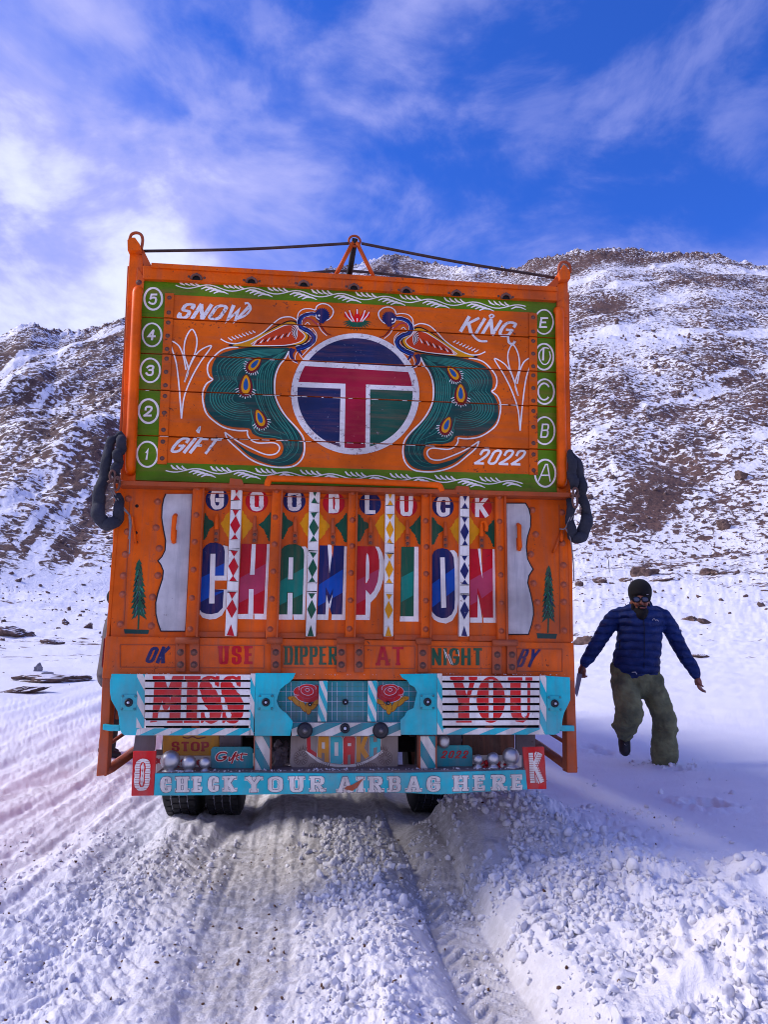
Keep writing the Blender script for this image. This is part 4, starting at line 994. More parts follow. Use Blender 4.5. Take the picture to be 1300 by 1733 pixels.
# top rail and its ring hooks
tr_ = quadbox('top_rail', [(241, 449), (600, 470), (944, 491), (944, 508.5), (600, 489), (241, 471)], -.07, .03, ORANGE, .004)
b = MB(); pt = Q(ID, [(256, 449.5), (944, 490)], .03); b.prism([(pt[0][0], pt[0][1]+.012), (pt[1][0], pt[1][1]+.012), (pt[1][0], pt[1][1]-.016), (pt[0][0], pt[0][1]-.016)], .031, .042, ORANGE); b.build('rail_lip', tr_, .003)
for x in (332, 425.5, 514, 599, 688, 773, 857):
    y = 469+(x-332)*.0625
    h = MB(); u, v = P(x, y+4, .036)
    h.tube([(u+.028*math.cos(t), -.038-.006*math.sin(t), v+.0+.026*math.sin(t)) for t in [math.pi*k/10 for k in range(11)]], .007, STEEL, 8)
    h.lathe([(0, .012), (.006, .012), (.007, 0)], (u, -.031, v+.032), (0, -1, 0), STEEL, 8)
    hk = h.build('ring_hook', TR)
    bolt(hk, u-.043, v+.018, .031, .005); bolt(hk, u+.043, v+.016, .031, .005)
    d = MB(); d.prism([(u+.024*math.cos(t), v+.024*math.sin(t)) for t in [math.pi*k/10 for k in range(11)]], .0305, .033, GAP); d.build('ring_painted_shade', hk)  # flat black half disc added as the shade inside the ring
# mast of the tarpaulin frame
b = MB(); w = -.03
def P3(x, y, w): u, v = P(x, y, w); return (u, -w, v)
b.tube([P3(566, 470, w), P3(597, 411, w)], [(.012, .016)]*2, ORANGE, 4); b.tube([P3(635, 474, w), P3(604, 411, w)], [(.012, .016)]*2, ORANGE, 4)
mast = b.build('tarpaulin_frame', TR)
b = MB(); b.tube([P3(590, 474, -.2), P3(601, 404, -.03)], .017, DARK, 10); b.build('ridge_pole', mast)
b = MB(); b.tube([(P(600, 408, w)[0]+.034*math.cos(t), -w, P(600, 408, w)[1]+.034*math.sin(t)) for t in [2*math.pi*k/16 for k in range(17)]], .007, ORANGE_R, 8); b.build('mast_ring', mast)

# --- tailgate
W1 = .05
quadbox('sill_rail', [(199, 813), (230, 814), (590, 824), (968, 834), (968, 841), (590, 831), (199, 820.5)], -.04, .085, ORANGE_R, .003)
tg = quadbox('tailgate', [(193, 818), (966, 838), (968, 1088), (186, 1078)], -.05, 0.0, ORANGE, .003)
a = Art(TR, .0012)
# painted diamonds in green and yellow beside each letter circle
def jag(pts, seed):
    rr = random.Random(seed); o = []
    for i in range(len(pts)-1):
        (x0, y0), (x1, y1) = pts[i], pts[i+1]; n = max(2, int(abs(y1-y0)/16))
        for k in range(n):
            t = k/n; o.append((x0+(x1-x0)*t+(5 if k % 2 else -5)+rr.uniform(-4, 4), y0+(y1-y0)*t+rr.uniform(-3, 3)))
    o.append(pts[-1]); return o
def motifs(z, lx0, lx1, ly, rx0, rx1, ry, sd):
    # left cell: dark green wedge on its left side, yellow half diamond on its right; right cell mirrored
    a.poly(Q(z, [(lx0, ly-130)]+jag([(lx0+18, ly-130), (lx0+75, ly-50), (lx0+150, ly)], sd)+jag([(lx0+150, ly), (lx0+75, ly+60), (lx0+25, ly+175)], sd+1)+[(lx0-5, ly+180)]), GREEN, 1)
    a.poly(Q(z, jag([(lx1, ly-150), (lx1-50, ly-90), (lx1-105, ly), (lx1-60, ly+90), (lx1, ly+185)], sd+2)), YEL, 1)
    a.poly(Q(z, jag([(rx0, ry-165), (rx0+60, ry-70), (rx0+125, ry), (rx0+70, ry+80), (rx0, ry+170)], sd+3)), YEL, 1)
    a.poly(Q(z, [(rx1, ry-140)]+jag([(rx1-15, ry-140), (rx1-70, ry-60), (rx1-135, ry), (rx1-75, ry+70), (rx1-25, ry+185)], sd+4)+[(rx1+2, ry+190)]), GREEN, 1)
motifs(ZH, 155, 460, 445, 600, 925, 455, 1); motifs(ZI, 175, 490, 440, 600, 915, 465, 11)
motifs(ZJ, 172, 470, 465, 590, 885, 490, 21); motifs(ZK, 140, 450, 500, 565, 860, 520, 31)
a.done('painted_motif', 'green and yellow jagged half diamonds behind the latches')
# circles with letters
circ = [('G', 367, 845, NAVY), ('O', 434.5, 848, RED), ('O', 498, 848, NAVY), ('D', 565, 851.5, RED), ('L', 626.5, 853, NAVY), ('U', 688, 856, RED), ('C', 750, 857, NAVY), ('K', 815, 858, RED)]
for c, x, y, m in circ:
    a = Art(TR, .0016); u, v = P(x, y); a.ell((u, v), .059, .062, m, 1)
    w_, h_ = (11.5, 17) if c not in 'LD' else (9.5, 17)
    text(a, c, [(x-w_, y-h_), (x+w_, y-h_), (x+w_, y+h_), (x-w_, y+h_)], (.0235, .021), WHITE_O if c in 'O' else WHITE, 2)
    a.done('painted_letter', 'white %s on a %s disc in the word GOODLUCK' % (c, 'navy' if m == NAVY else 'red'))
# the big word
def big(c, z, items):
    a = Art(TR, .0016)
    for l, (m, pts, cv) in enumerate(items): a.poly(Q(z, catmull(pts, 4, True) if cv else pts), m, 1+l*.6)
    a.done('painted_letter', 'tall %s with white shadow in the word CHAMPION' % c)
big('C', ZH, [(WHITE, [(385, 685), (440, 700), (440, 830), (426, 1080), (290, 1080), (290, 1183), (425, 1183), (412, 1400), (370, 1475), (300, 1515), (230, 1522), (150, 1502), (110, 1445), (103, 1365), (200, 1200), (330, 800)], 0),
  (NAVY, [(240, 658), (190, 685), (148, 735), (138, 850), (125, 1000), (106, 1300), (110, 1395), (140, 1440), (190, 1458), (250, 1463), (325, 1445), (378, 1390), (390, 1187), (290, 1183), (288, 1030), (393, 1027), (402, 760), (392, 705), (355, 672), (300, 655)], 0),
  (BLUE, [(127, 1052), (235, 1002), (226, 1272), (110, 1337)], 0), (BLUE, [(295, 937), (396, 888), (393, 1026), (290, 1030)], 0), (BLUE, [(290, 1218), (388, 1196), (386, 1208), (288, 1256)], 0),
  (ORANGE, [(288, 1083), (425, 1083), (422, 1183), (286, 1183)], 0), (WHITE, [(240, 782), (296, 782), (285, 1342), (225, 1342)], 0), (WHITE, [(286, 1030), (430, 1030), (424, 1083), (286, 1083)], 0)])
big('H', ZH, [(WHITE, [(545, 1462), (842, 1455), (878, 672), (918, 672), (880, 1522), (552, 1516)], 0), (RED, [(590, 668), (878, 672), (842, 1458), (548, 1455)], 0),
  (PINK, [(576, 1052), (866, 893), (850, 1190), (560, 1337)], 0), (WHITE, [(706, 672), (752, 672), (737, 1017), (686, 1019)], 0), (WHITE, [(675, 1180), (726, 1180), (720, 1516), (664, 1516)], 0), (ORANGE, [(722, 1465), (734, 1462), (736, 1516), (721, 1516)], 0)])
big('A', ZI, [(WHITE, [(405, 700), (445, 700), (466, 725), (470, 760), (440, 1525), (128, 1523), (134, 1465), (400, 1465)], 0),
  (GREEN, [(163, 775), (172, 735), (205, 698), (262, 675), (340, 674), (398, 697), (425, 735), (432, 790), (410, 1465), (134, 1465)], 0), (TEAL, [(158, 1092), (426, 942), (416, 1232), (145, 1365)], 0),
  (GREEN, [(250, 815), (316, 815), (314, 1080), (242, 1080)], 0), (WHITE, [(258, 822), (307, 822), (303, 1070), (250, 1070)], 0), (GREEN, [(236, 1212), (310, 1212), (304, 1465), (228, 1465)], 0), (WHITE, [(246, 1222), (300, 1222), (296, 1523), (240, 1523)], 0), (ORANGE, [(300, 1465), (306, 1470), (314, 1525), (298, 1525)], 0)])
big('M', ZI, [(WHITE, [(882, 697), (916, 700), (895, 1528), (575, 1526), (578, 1465), (858, 1465)], 0), (NAVY, [(606, 687), (884, 692), (860, 1466), (580, 1465)], 0), (BLUE, [(597, 1130), (870, 955), (862, 1220), (586, 1372)], 0),
  (NAVY, [(674, 1155), (705, 1215), (722, 1248), (757, 1170), (748, 1465), (672, 1465)], 0), (WHITE, [(695, 680), (742, 678), (748, 760), (717, 1003)], 0), (ORANGE, [(742, 690), (764, 690), (752, 830), (744, 770)], 0), (WHITE, [(683, 1240), (716, 1390), (706, 1528), (668, 1526)], 0), (WHITE, [(752, 1240), (724, 1400), (710, 1350)], 0), (ORANGE, [(713, 1375), (742, 1470), (738, 1529), (700, 1529)], 0)])
big('P', ZJ, [(WHITE, [(366, 700), (408, 704), (445, 770), (466, 850), (470, 930), (458, 1070), (425, 1180), (375, 1270), (316, 1330), (305, 1528), (148, 1526), (152, 1470), (256, 1470), (260, 1190)], 0),
  (RED, [(165, 696), (366, 698), (396, 760), (412, 850), (413, 950), (395, 1095), (355, 1195), (312, 1246), (258, 1185), (253, 1467), (150, 1467)], 0), (PINK, [(163, 1082), (411, 953), (395, 1095), (355, 1195), (312, 1246), (258, 1185), (256, 1292), (157, 1347)], 0),
  (REDL, [(275, 762), (296, 800), (307, 900), (302, 1065), (272, 1118), (252, 1122), (256, 900), (262, 795)], 0), (WHITE, [(276, 772), (291, 805), (300, 900), (296, 1060), (272, 1108), (258, 1115), (262, 900), (266, 800)], 0)])
big('I', ZJ, [(WHITE, [(805, 702), (856, 702), (858, 1546), (645, 1544), (648, 1486), (800, 1486)], 0), (GREEN, [(661, 703), (808, 703), (801, 1487), (648, 1486)], 0), (TEAL, [(661, 1047), (797, 977), (792, 1252), (658, 1327)], 0)])
big('O', ZK, [(WHITE, [(345, 742), (392, 742), (422, 775), (436, 830), (440, 1300), (425, 1440), (372, 1535), (300, 1568), (215, 1552), (160, 1520), (140, 1485), (140, 1435), (300, 1400), (350, 1000)], 0),
  (NAVY, [(143, 800), (165, 755), (205, 728), (262, 718), (315, 730), (360, 768), (388, 825), (396, 950), (402, 1300), (395, 1400), (365, 1465), (310, 1502), (250, 1508), (190, 1485), (150, 1445), (141, 1410)], 0),
  (BLUE, [(143, 1120), (397, 938), (401, 1185), (143, 1387)], 0), (NAVY, [(224, 815), (292, 815), (308, 1392), (238, 1398)], 0), (WHITE, [(233, 822), (284, 822), (302, 1388), (246, 1393)], 0)])
big('N', ZK, [(WHITE, [(822, 729), (862, 731), (862, 1559), (570, 1557), (570, 1500), (828, 1500)], 0), (RED, [(568, 725), (825, 728), (832, 1502), (570, 1500)], 0), (PINK, [(569, 1082), (826, 937), (830, 1190), (704, 1285), (655, 1165), (650, 1320), (570, 1365)], 0),
  (WHITE, [(660, 724), (690, 724), (698, 850), (713, 1062), (690, 960)], 0), (ORANGE, [(690, 728), (708, 728), (712, 1000), (700, 860)], 0), (WHITE, [(659, 1240), (690, 1400), (712, 1558), (655, 1556), (657, 1440)], 0), (ORANGE, [(706, 1440), (718, 1480), (722, 1558), (706, 1558)], 0)])
# latches
for x, y0, y1, hk in ((367, 870, 917, 0), (432, 873, 918, 0), (500, 875, 920, 0), (564, 877, 922, 0), (627.5, 876, 922, 0), (690, 880, 923, 0), (754, 883, 926, 0), (815.5, 884, 927, 1)):
    u, v1 = P(x, y0, .02); _, v0 = P(x, y1, .02); h = v1-v0
    b = MB(); b.box(u-.012, u+.014, v0, v0+h*.5, .001, .014, ORANGE_R); b.tube([(u, -.016, v0+h*.45), (u-.002, -.024, v0+h*.75), (u-.001, -.018, v1)], [.012, .011, .008], ORANGE_B if hk or x < 400 else ORANGE_D, 8)
    if hk: b.tube([(u-.001, -.02, v1), (u+.018, -.03, v1+.004), (u+.024, -.032, v1-.03), (u+.02, -.03, v1-.05)], .011, ORANGE_B, 8)
    o = b.build('latch', TR, .002); bolt(o, u, v0+h*.3, .0145, .006); bolt(o, u, v0+h*.08, .0145, .006)
# ribs
ribs = [((326, 820), (346, 820), (334, 1078), (313, 1078), [(335.5, 825), (333, 871.5), (330, 917), (328, 964), (325.5, 1012), (322.5, 1065)], 'R'),
        ((461, 824), (479, 824), (470, 1080), (449, 1080), [(469, 830), (466.5, 875.5), (465.5, 921), (463.5, 967), (461, 1013.5), (458, 1065)], 'R'),
        ((590, 827), (606, 827), (602, 1081), (584, 1081), [(598.5, 833), (597.5, 880), (597, 924), (595, 969.5), (594, 1016), (592.5, 1064)], 'R'),
        ((714, 831), (731, 831), (731, 1083), (713, 1083), [(722.5, 837), (721.7, 881.5), (723, 925.5), (722.5, 971), (722, 1016.5), (721.7, 1065)], 'R'),
        ((839, 835), (857, 835), (861, 1085), (843, 1085), [(847, 841), (847, 882.5), (848, 928), (849, 973), (850, 1021), (850, 1068)], 'R')]
for tl, tr2, br, bl, rv, _s in ribs:
    o = quadbox('rib', [tl, tr2, br, bl], 0.001, .042, ORANGE, .004, TR, wref=.042)
    # projecting flange along the right-hand edge
    quadbox('rib_flange', [(tr2[0]-3.0, tr2[1]), (tr2[0], tr2[1]), (br[0], br[1]), (br[0]-3.0, br[1])], .043, .062, ORANGE_D, .002, o, wref=.062)
    for p in rv: bolt(o, *P(p[0]-1, p[1], .043), .0425, .0105, ORANGE_D, 'rivet')
# diamond strips
def dstrip(z, tl, tr2, br, bl, mat, dias, bars):
    q4 = [z(*p) for p in (tl, tr2, br, bl)]
    o = quadbox('diamond_strip', q4, .001, .036, WHITE_D, .003, TR, wref=.036)
    TL, TR2, BR, BL = [P(*p, .036) for p in q4]
    def mp(s_, t_):
        x0 = TL[0]+(BL[0]-TL[0])*t_; y0 = TL[1]+(BL[1]-TL[1])*t_; x1 = TR2[0]+(BR[0]-TR2[0])*t_; y1 = TR2[1]+(BR[1]-TR2[1])*t_
        return (x0+(x1-x0)*s_, y0+(y1-y0)*s_)
    rr = random.Random(int(tl[0]))
    def one(nm, pts, mt): a = Art(o, .0368); a.poly([mp(p[0]+rr.uniform(-.03, .03), p[1]+rr.uniform(-.003, .003)) for p in pts], mt, 2); a.done(nm)
    def d(c, h, wd=.5): one('painted_diamond', [(.5, c-h), (.5+wd*.9, c), (.5, c+h), (.5-wd*.9, c)], mat)
    def tri(c, h, dn): one('painted_triangle', [(.18, c), (.82, c), (.5, c+(h if dn else -h))], mat)
    def bar(c): one('painted_line', [(.04, c-.0011), (.96, c-.0011), (.96, c+.0011), (.04, c+.0011)], BLACK)
    for c in (.0, .275, .55, .825):
        if c == 0: tri(.005, .055, 1); tri(.105, .038, 0); bar(.107); bar(.168)
        else:
            tri(c-.105, .04, 1); bar(c-.107); d(c-.0, .062)
            if c < .8: tri(c+.095, .035, 0); bar(c+.098); bar(c+.158)
    tri(.998, .07, 0)
dstrip(ZH, (475, 5), (598, 8), (532, 1710), (402, 1708), RED, 0, 0)
dstrip(ZI, (490, 38), (612, 40), (562, 1712), (448, 1712), GREEN, 0, 0)
dstrip(ZJ, (485, 66), (590, 68), (570, 1712), (464, 1712), YEL, 0, 0)
dstrip(ZK, (462, 105), (565, 107), (565, 1712), (450, 1712), NAVY, 0, 0)
for z, a_, b_, c_, d_ in ((ID, (389, 809), (409, 811), (413, 822), (387, 821)), (ID, (773, 822), (794, 823), (797, 834), (771, 833))):
    quadbox('strip_cap', [a_, b_, c_, d_], .0, .09, ORANGE_R, .003)
# cell frame lines and lower flange of the tailgate
b = MB()
for (x0, x1, yb) in ((334, 384, 1069), (402, 449, 1070), (470, 517, 1071), (536, 584, 1072), (602, 648, 1073), (667, 713, 1074), (731, 776, 1075), (795, 842, 1076)):
    pt = Q(ID, [(x0, yb), (x1, yb), (x1, yb+9), (x0, yb+9)], .012); b.prism(pt, .001, .012, ORANGE_D)
b.build('lower_flange', tg, .002, kind=None)
b = MB()
for (x0, x1, y) in ((346, 391, 835), (410, 460, 838), (480, 523, 840.5), (541, 589, 843), (607, 651, 845.5), (669, 713, 847), (732, 777, 848.5), (795, 838, 850)):
    pt = Q(ID, [(x0, y-15), (x1, y-14.5), (x1, y+1), (x0, y)], .002)
    b.prism([pt[0], pt[1], (pt[1][0], pt[1][1]-.002), (pt[0][0], pt[0][1]-.002)], 0, .001, ORANGE_R)
    b.prism([(pt[3][0], pt[3][1]+.002), (pt[2][0], pt[2][1]+.002), (pt[2][0], pt[2][1]-.002), (pt[3][0], pt[3][1]-.002)], .0, .0045, ORANGE_R)
b.build('panel_seam', tg)
# side plates: silver wavy plate, handle, pine tree, rivets
sl = [(385, 135), (517, 135), (481, 822), (360, 822), (345, 780), (335, 735), (334, 680), (345, 630), (368, 560), (372, 520), (360, 490), (345, 470), (365, 450), (381, 418), (384, 370), (372, 310), (364, 255), (366, 200), (374, 160)]
b = MB(); b.prism(Q(Z3, sl, .01), .001, .01, SILVER); sp_l = b.build('silver_plate', TR, .0015)
sr = [(850, 182), (945, 182), (962, 210), (971, 250), (970, 300), (955, 350), (949, 400), (955, 460), (970, 490), (983, 512), (962, 545), (956, 580), (972, 640), (984, 700), (985, 740), (975, 790), (960, 838), (860, 838)]
b = MB(); b.prism(Q(Z4, sr, .01), .001, .01, SILVER); sp_r = b.build('silver_plate', TR, .0015)
a = Art(tg, .0108)
a.stroke(Q(Z3, catmull(sl[2:]+[sl[0]], 1), .01), .006, BLACK, 1); a.stroke(Q(Z4, sr[:18], .01), .006, BLACK, 1)
a.done('painted_edge_line')
for z, (x, y0, y1), par in ((Z3, (431, 238, 375), sp_l), (Z4, (912, 285, 412), sp_r)):
    u, v1 = P(*z(x, y0), .03); _, v0 = P(*z(x, y1), .03)
    b = MB(); b.tube([(u, -.012, v1), (u, -.034, v1-.012), (u-.002, -.036, (v0+v1)/2), (u, -.034, v0+.012), (u, -.012, v0)], [.011, .013, .012, .013, .011], ORANGE_B, 10)
    b.box(u-.012, u+.012, v0-.005, v0+(v1-v0)*.45, .011, .02, ORANGE)
    b.build('grab_handle', par, .002)
for z, c, top, bot, hw, base in ((Z3, 250, 462, 765, 45, (175, 812, 302, 836)), (Z4, 1060, 492, 780, 40, (1000, 832, 1103, 860))):
    a = Art(TR, .0016); rr = random.Random(c)
    pl = [(c+2, top)]; pr = []
    n = 11
    for k in range(n):
        t = (k+1)/n; y = top+(bot-top)*t; wdt = hw*(.22+.78*t**.7)*(1 if k < n-2 else .92)
        pl.append((c-wdt*rr.uniform(.85, 1.08), y)); pl.append((c-wdt*.62, y-4))
        pr.append((c+wdt*rr.uniform(.85, 1.08), y)); pr.append((c+wdt*.62, y-4))
    a.poly(Q(z, pl[:-1]+[(c-4, bot-25), (c+4, bot-25)]+pr[:-1][::-1]), GREEN, 1)
    for k in range(60):
        t = rr.random()**.7; y = top+15+(bot-top-45)*t; sgn = rr.choice((-1, 1)); x0 = c+sgn*hw*(.15+.8*t)*rr.random()*.6
        a.stroke(Q(z, [(x0, y), (x0+sgn*6, y+14), (x0+sgn*10, y+24)]), .0035, (NAVY_W, PEAL, BLACK)[k % 3], 2, taper=lambda t: 1.2-t)
    a.stroke(Q(z, [(c, bot-40), (c-3, base[1])]), .008, GREEN, 1); a.poly(Q(z, [(base[0], base[1]), (base[2], base[1]+4), (base[2]-6, base[3]), (base[0]+4, base[3]-2)]), PEA, 1)
    a.done('painted_pine', 'dark green pine painted on the %s side panel' % ('left' if z is Z3 else 'right'))
for p in [(198, 160), (344, 175), (193, 325), (336, 305), (183, 438), (352, 408), (173, 545), (345, 544), (169, 638), (318, 652), (158, 788), (312, 796)]: bolt(tg, *P(*Z3(*p)), .001, .0125, ORANGE_D, 'rivet')
for p in [(979, 216), (1128, 228), (996, 338), (1130, 382), (972, 437), (1135, 492), (985, 583), (1136, 590), (1003, 678), (1136, 676), (1005, 803), (1138, 820)]: bolt(tg, *P(*Z4(*p)), .001, .0125, ORANGE_D, 'rivet')
for p in [(240, 196), (235, 330), (237, 378)]: bolt(tg, *P(*Z3(*p)), .001, .006, GAP, 'bolt_hole')
for z, pts in ((Z3, [(205, 175), (175, 790)]), (Z4, [(1113, 190), (1117, 835)])):
    b = MB(); q_ = Q(z, pts); b.prism([(q_[0][0]-.0018, q_[0][1]), (q_[0][0]+.0018, q_[0][1]), (q_[1][0]+.0018, q_[1][1]), (q_[1][0]-.0018, q_[1][1])], 0, .003, ORANGE_R); b.build('panel_seam', tg)
# small hasps on the sides
for z, p0, p1 in ((Z3, (218, 250), (236, 385)), (Z4, (1128, 318), (1084, 430))):
    q_ = Q(z, [p0, p1], .01); b = MB(); b.tube([(q_[0][0], -.008, q_[0][1]), (q_[1][0], -.008, q_[1][1])], [(.006, .012), (.006, .016)], ORANGE, 8); b.build('hasp', tg)
b = MB(); q_ = Q(Z4, [(1133, 318), (1124, 372)], .03); b.tube([(q_[0][0], -.02, q_[0][1]), (q_[1][0], -.03, q_[1][1])], [.012, .008], ORANGE_B, 8); b.build('latch_pin', tg)
# horizontal handle pipe above the tailgate
b = MB(); pts = catmull([(452, 823), (455, 812), (463, 810), (530, 812), (600, 815), (680, 818), (735, 821), (744, 823), (748, 832)], 4)
b.tube([P3(x, y, .075) for x, y in pts], .0175, ORANGE_B, 12); b.build('handle_pipe', TR)
# side walls of the body edge below the rail
quadbox('body_corner', [(199, 818), (206, 818), (184, 1078), (179, 1078), (187, 960)], -.06, .004, ORANGE, .003)
quadbox('body_corner', [(960, 838), (968, 838), (971, 1086), (966, 1086)], -.06, .004, ORANGE, .003)

# --- sill beam with the sentence
W2 = .02
sb = quadbox('rear_beam', [(178, 1077), (971, 1088), (973, 1152), (172, 1148)], -.08, W2, ORANGE, .003)
b = MB()
for x0, x1, y0, y1 in ((203, 297, 1091, 1129), (337, 447, 1092, 1130), (479, 575, 1093, 1130), (616, 702, 1093, 1131), (730, 833, 1094, 1131), (875, 952, 1098, 1136)):
    pt = Q(ID, [(x0, y0), (x1, y0+.5), (x1, y1+.5), (x0, y1)], W2); t = .0022
    for i in range(4):
        p_, q_ = pt[i], pt[(i+1) % 4]; dx, dy = q_[0]-p_[0], q_[1]-p_[1]; l = math.hypot(dx, dy); nx, ny = -dy/l*t, dx/l*t
        b.prism([(p_[0]+nx, p_[1]+ny), (q_[0]+nx, q_[1]+ny), (q_[0]-nx, q_[1]-ny), (p_[0]-nx, p_[1]-ny)], W2, W2+.003+.0003*i, ORANGE_R)
b.build('weld_bead', sb)
a = Art(sb, W2+.0015)
text(a, 'OK', [(252, 1095), (286, 1094), (281, 1123), (247, 1122)], (.017, .013), NAVY, 2, w=W2, slant=.25, gap=.2)
text(a, 'USE', [(369, 1093), (429, 1093), (429, 1124), (369, 1124)], (.02, .013), RED, 2, w=W2, gap=.25, serif=.003)
text(a, 'DIPPER', [(481, 1093), (571, 1093), (571, 1125), (481, 1125)], (.015, .010), GREEN, 2, w=W2, gap=.16, serif=.003)
text(a, 'AT', [(637, 1094), (684, 1095), (684, 1126), (637, 1126)], (.017, .012), RED, 2, w=W2, gap=.2, serif=.004)
text(a, 'NIGHT', [(729, 1097), (817, 1097), (817, 1126), (729, 1126)], (.018, .012), GREEN, 2, w=W2, gap=.14)
text(a, 'BY', [(880, 1098), (912, 1098), (907, 1129), (876, 1129)], (.015, .011), NAVY, 2, w=W2, gap=.2, slant=.3)
for p0, p1 in (((537, 85), (548, 130)), ((545, 100), (570, 160)), ((560, 110), (580, 162)), ((607, 88), (612, 120))): a.stroke(Q(Z6, [p0, p1], W2), .0035, WHITE, 3)
a.done('painted_lettering', 'the words OK USE DIPPER AT NIGHT BY in navy, crimson and green')
for x0, x1, y0, y1 in ((297, 336, 1082, 1137), (451, 477, 1082, 1141), (570, 616, 1082, 1138), (704, 729, 1083, 1139), (834, 875, 1086, 1141)):
    two = x1-x0 > 30; h = empty('hinge'); h.parent = sb
    b = MB(); cxs = [(x0, x0+16), (x1-16, x1)] if two else [(x0+(7 if x0 == 451 else 4), x1-(2 if x0 == 451 else 5))]
    hh = None
    for (a0, a1) in cxs:
        pt = Q(ID, [(a0, y0+6), (a1, y0+6), (a1, y1), (a0, y1)], .045); b.prism(pt, .021, .042, ORANGE_R)
    o = b.build('hinge_plate', TR, .003); bpy.data.objects.remove(h)
    b = MB(); l_ = P3(x0, y0+2, .055); r_ = P3(x1+1, y0+2, .055); b.tube([l_, r_], .017, ORANGE_R, 12); b.build('hinge_barrel', o)
    for (a0, a1) in cxs:
        for yy in (y0+22, y0+43): bolt(o, *P((a0+a1)/2, yy, .042), .043, .0115, STEEL)

# --- cyan bumper panel with the two grilles
WC = .07
def zpoly(name, z, pts, w0, w1, mat, bevel=.002, parent=None, label=None, smooth=0):
    b = MB(); b.prism(Q(z, catmull(pts, smooth, True) if smooth else pts, w1), w0, w1, mat); return b.build(name, parent or TR, bevel, label)
lp = zpoly('cyan_panel', ZL, [(130, 95), (385, 97), (385, 578), (232, 578), (208, 560), (195, 520), (188, 440), (178, 390), (150, 340), (128, 300), (118, 240), (117, 160)], WC-.008, WC, CYAN)
cl = zpoly('cyan_panel', Z5, [(832, 204), (1035, 204), (1022, 232), (1002, 252), (985, 262), (958, 285), (945, 320), (940, 345), (950, 372), (968, 392), (985, 402), (1005, 425), (1022, 448), (1008, 518), (828, 518)], WC-.008, WC, CYAN)
cr_ = zpoly('cyan_panel', Z6, [(315, 209), (502, 206), (502, 513), (322, 513), (318, 440), (340, 418), (350, 395), (385, 378), (392, 345), (402, 300), (390, 275), (365, 262), (352, 240), (330, 230)], WC-.008, WC, CYAN)
rp = zpoly('cyan_panel', ZN, [(1000, 110), (1185, 122), (1188, 300), (1165, 350), (1140, 400), (1128, 450), (1120, 520), (1100, 560), (1060, 574), (1000, 572)], WC-.008, WC, CYAN)
def hazard(name, z, quad, n, lean, w0=WC-.006, w1=WC+.002, parent=None, vert=False, mats=(CYAN, WHITE_D)):
    """striped border plate: quad TL TR BR BL; slanting stripes"""
    b = MB(); TL, TR2, BR, BL = Q(z, quad, w1); b.prism([TL, TR2, BR, BL], w0, w1, mats[1]); o = b.build(name, parent or TR, .001)
    a = Art(o, w1+.0006)
    def mp(s_, t_):
        x0 = TL[0]+(BL[0]-TL[0])*t_; y0 = TL[1]+(BL[1]-TL[1])*t_; x1 = TR2[0]+(BR[0]-TR2[0])*t_; y1 = TR2[1]+(BR[1]-TR2[1])*t_
        return (x0+(x1-x0)*s_, y0+(y1-y0)*s_)
    per = 1./n
    for k in range(-2, n+2):
        c = (k+.1)*per; d = .5*per
        if vert: pl = [(0, c), (1, c+lean*per), (1, c+d+lean*per), (0, c+d)]; ax = 1
        else: pl = [(c, 1), (c+lean*per, 0), (c+d+lean*per, 0), (c+d, 1)]; ax = 0
        pl = clip_half(pl, lambda p: p[ax]); 
        if len(pl) > 2: pl = clip_half(pl, lambda p: 1-p[ax])
        if len(pl) > 2: a.poly([mp(*p) for p in pl], mats[0], 1)
    a.done('painted_stripes'); return o
hazard('striped_border', ZL, [(332, 97), (394, 97), (388, 520), (326, 520)], 2, .55, vert=True)
hazard('striped_border', ZL, [(332, 522), (1226, 522), (1226, 578), (322, 578)], 4, .5)
hazard('striped_border', ZL, [(1226, 92), (1262, 92), (1248, 578), (1208, 578)], 2, .35, vert=True)
hazard('striped_border', ZN, [(140, 92), (178, 92), (186, 572), (140, 572)], 2, .35, vert=True)
hazard('striped_border', ZN, [(186, 520), (948, 520), (948, 572), (186, 572)], 3, .5)
hazard('striped_border', ZN, [(948, 108), (1000, 108), (1000, 572), (948, 572)], 2, .5, vert=True)
# grilles: seven slats each
def grille(z, xl, xr, ys, word, wbox, nib, serif):
    WS = .078; bands = []
    gb = MB(); c = Q(z, [(xl, ys[0][0]), (xr, ys[0][0]), (xr, 520), (xl, 520)], WC-.05); gb.prism(c, WC-.066, WC-.06, GAP); g = gb.build('grille', TR)
    for y0, y1 in ys:
        q_ = Q(z, [(xl, y0), (xr, y0+.0), (xr, y1), (xl, y1)], WS)
        v1 = (q_[0][1]+q_[1][1])/2; v0 = (q_[2][1]+q_[3][1])/2
        b = MB(); b.box(q_[0][0], q_[1][0], v0, v1, WS-.022, WS, SLATW); b.build('slat', g, .002); bands.append((v0+.001, v1-.001))
    # backing braces seen through the gaps
    b = MB()
    for (xa, ya, xb, yb) in ((.48, 0, .48, 1), (.15, .75, .45, .1), (.88, .95, .55, .1)):
        x0, y0 = xl+(xr-xl)*xa, ys[0][0]+(520-ys[0][0])*ya; x1, y1 = xl+(xr-xl)*xb, ys[0][0]+(520-ys[0][0])*yb
        p0, p1 = P3(*z(x0, y0), WS-.04), P3(*z(x1, y1), WS-.04)
        b.tube([p0, p1], [(.02, .008)]*2, ORANGE_R, 4)
    b.build('back_brace', g)
    a = Art(g, WS+.0008, bands)
    word(a, z, WS)
    a.done('painted_lettering', None)
    return g
slL = [(100, 142), (158, 204), (216, 262), (276, 322), (338, 378), (396, 442), (460, 502)]
slR = [(112, 148), (164, 206), (222, 264), (282, 324), (342, 384), (400, 442), (460, 500)]
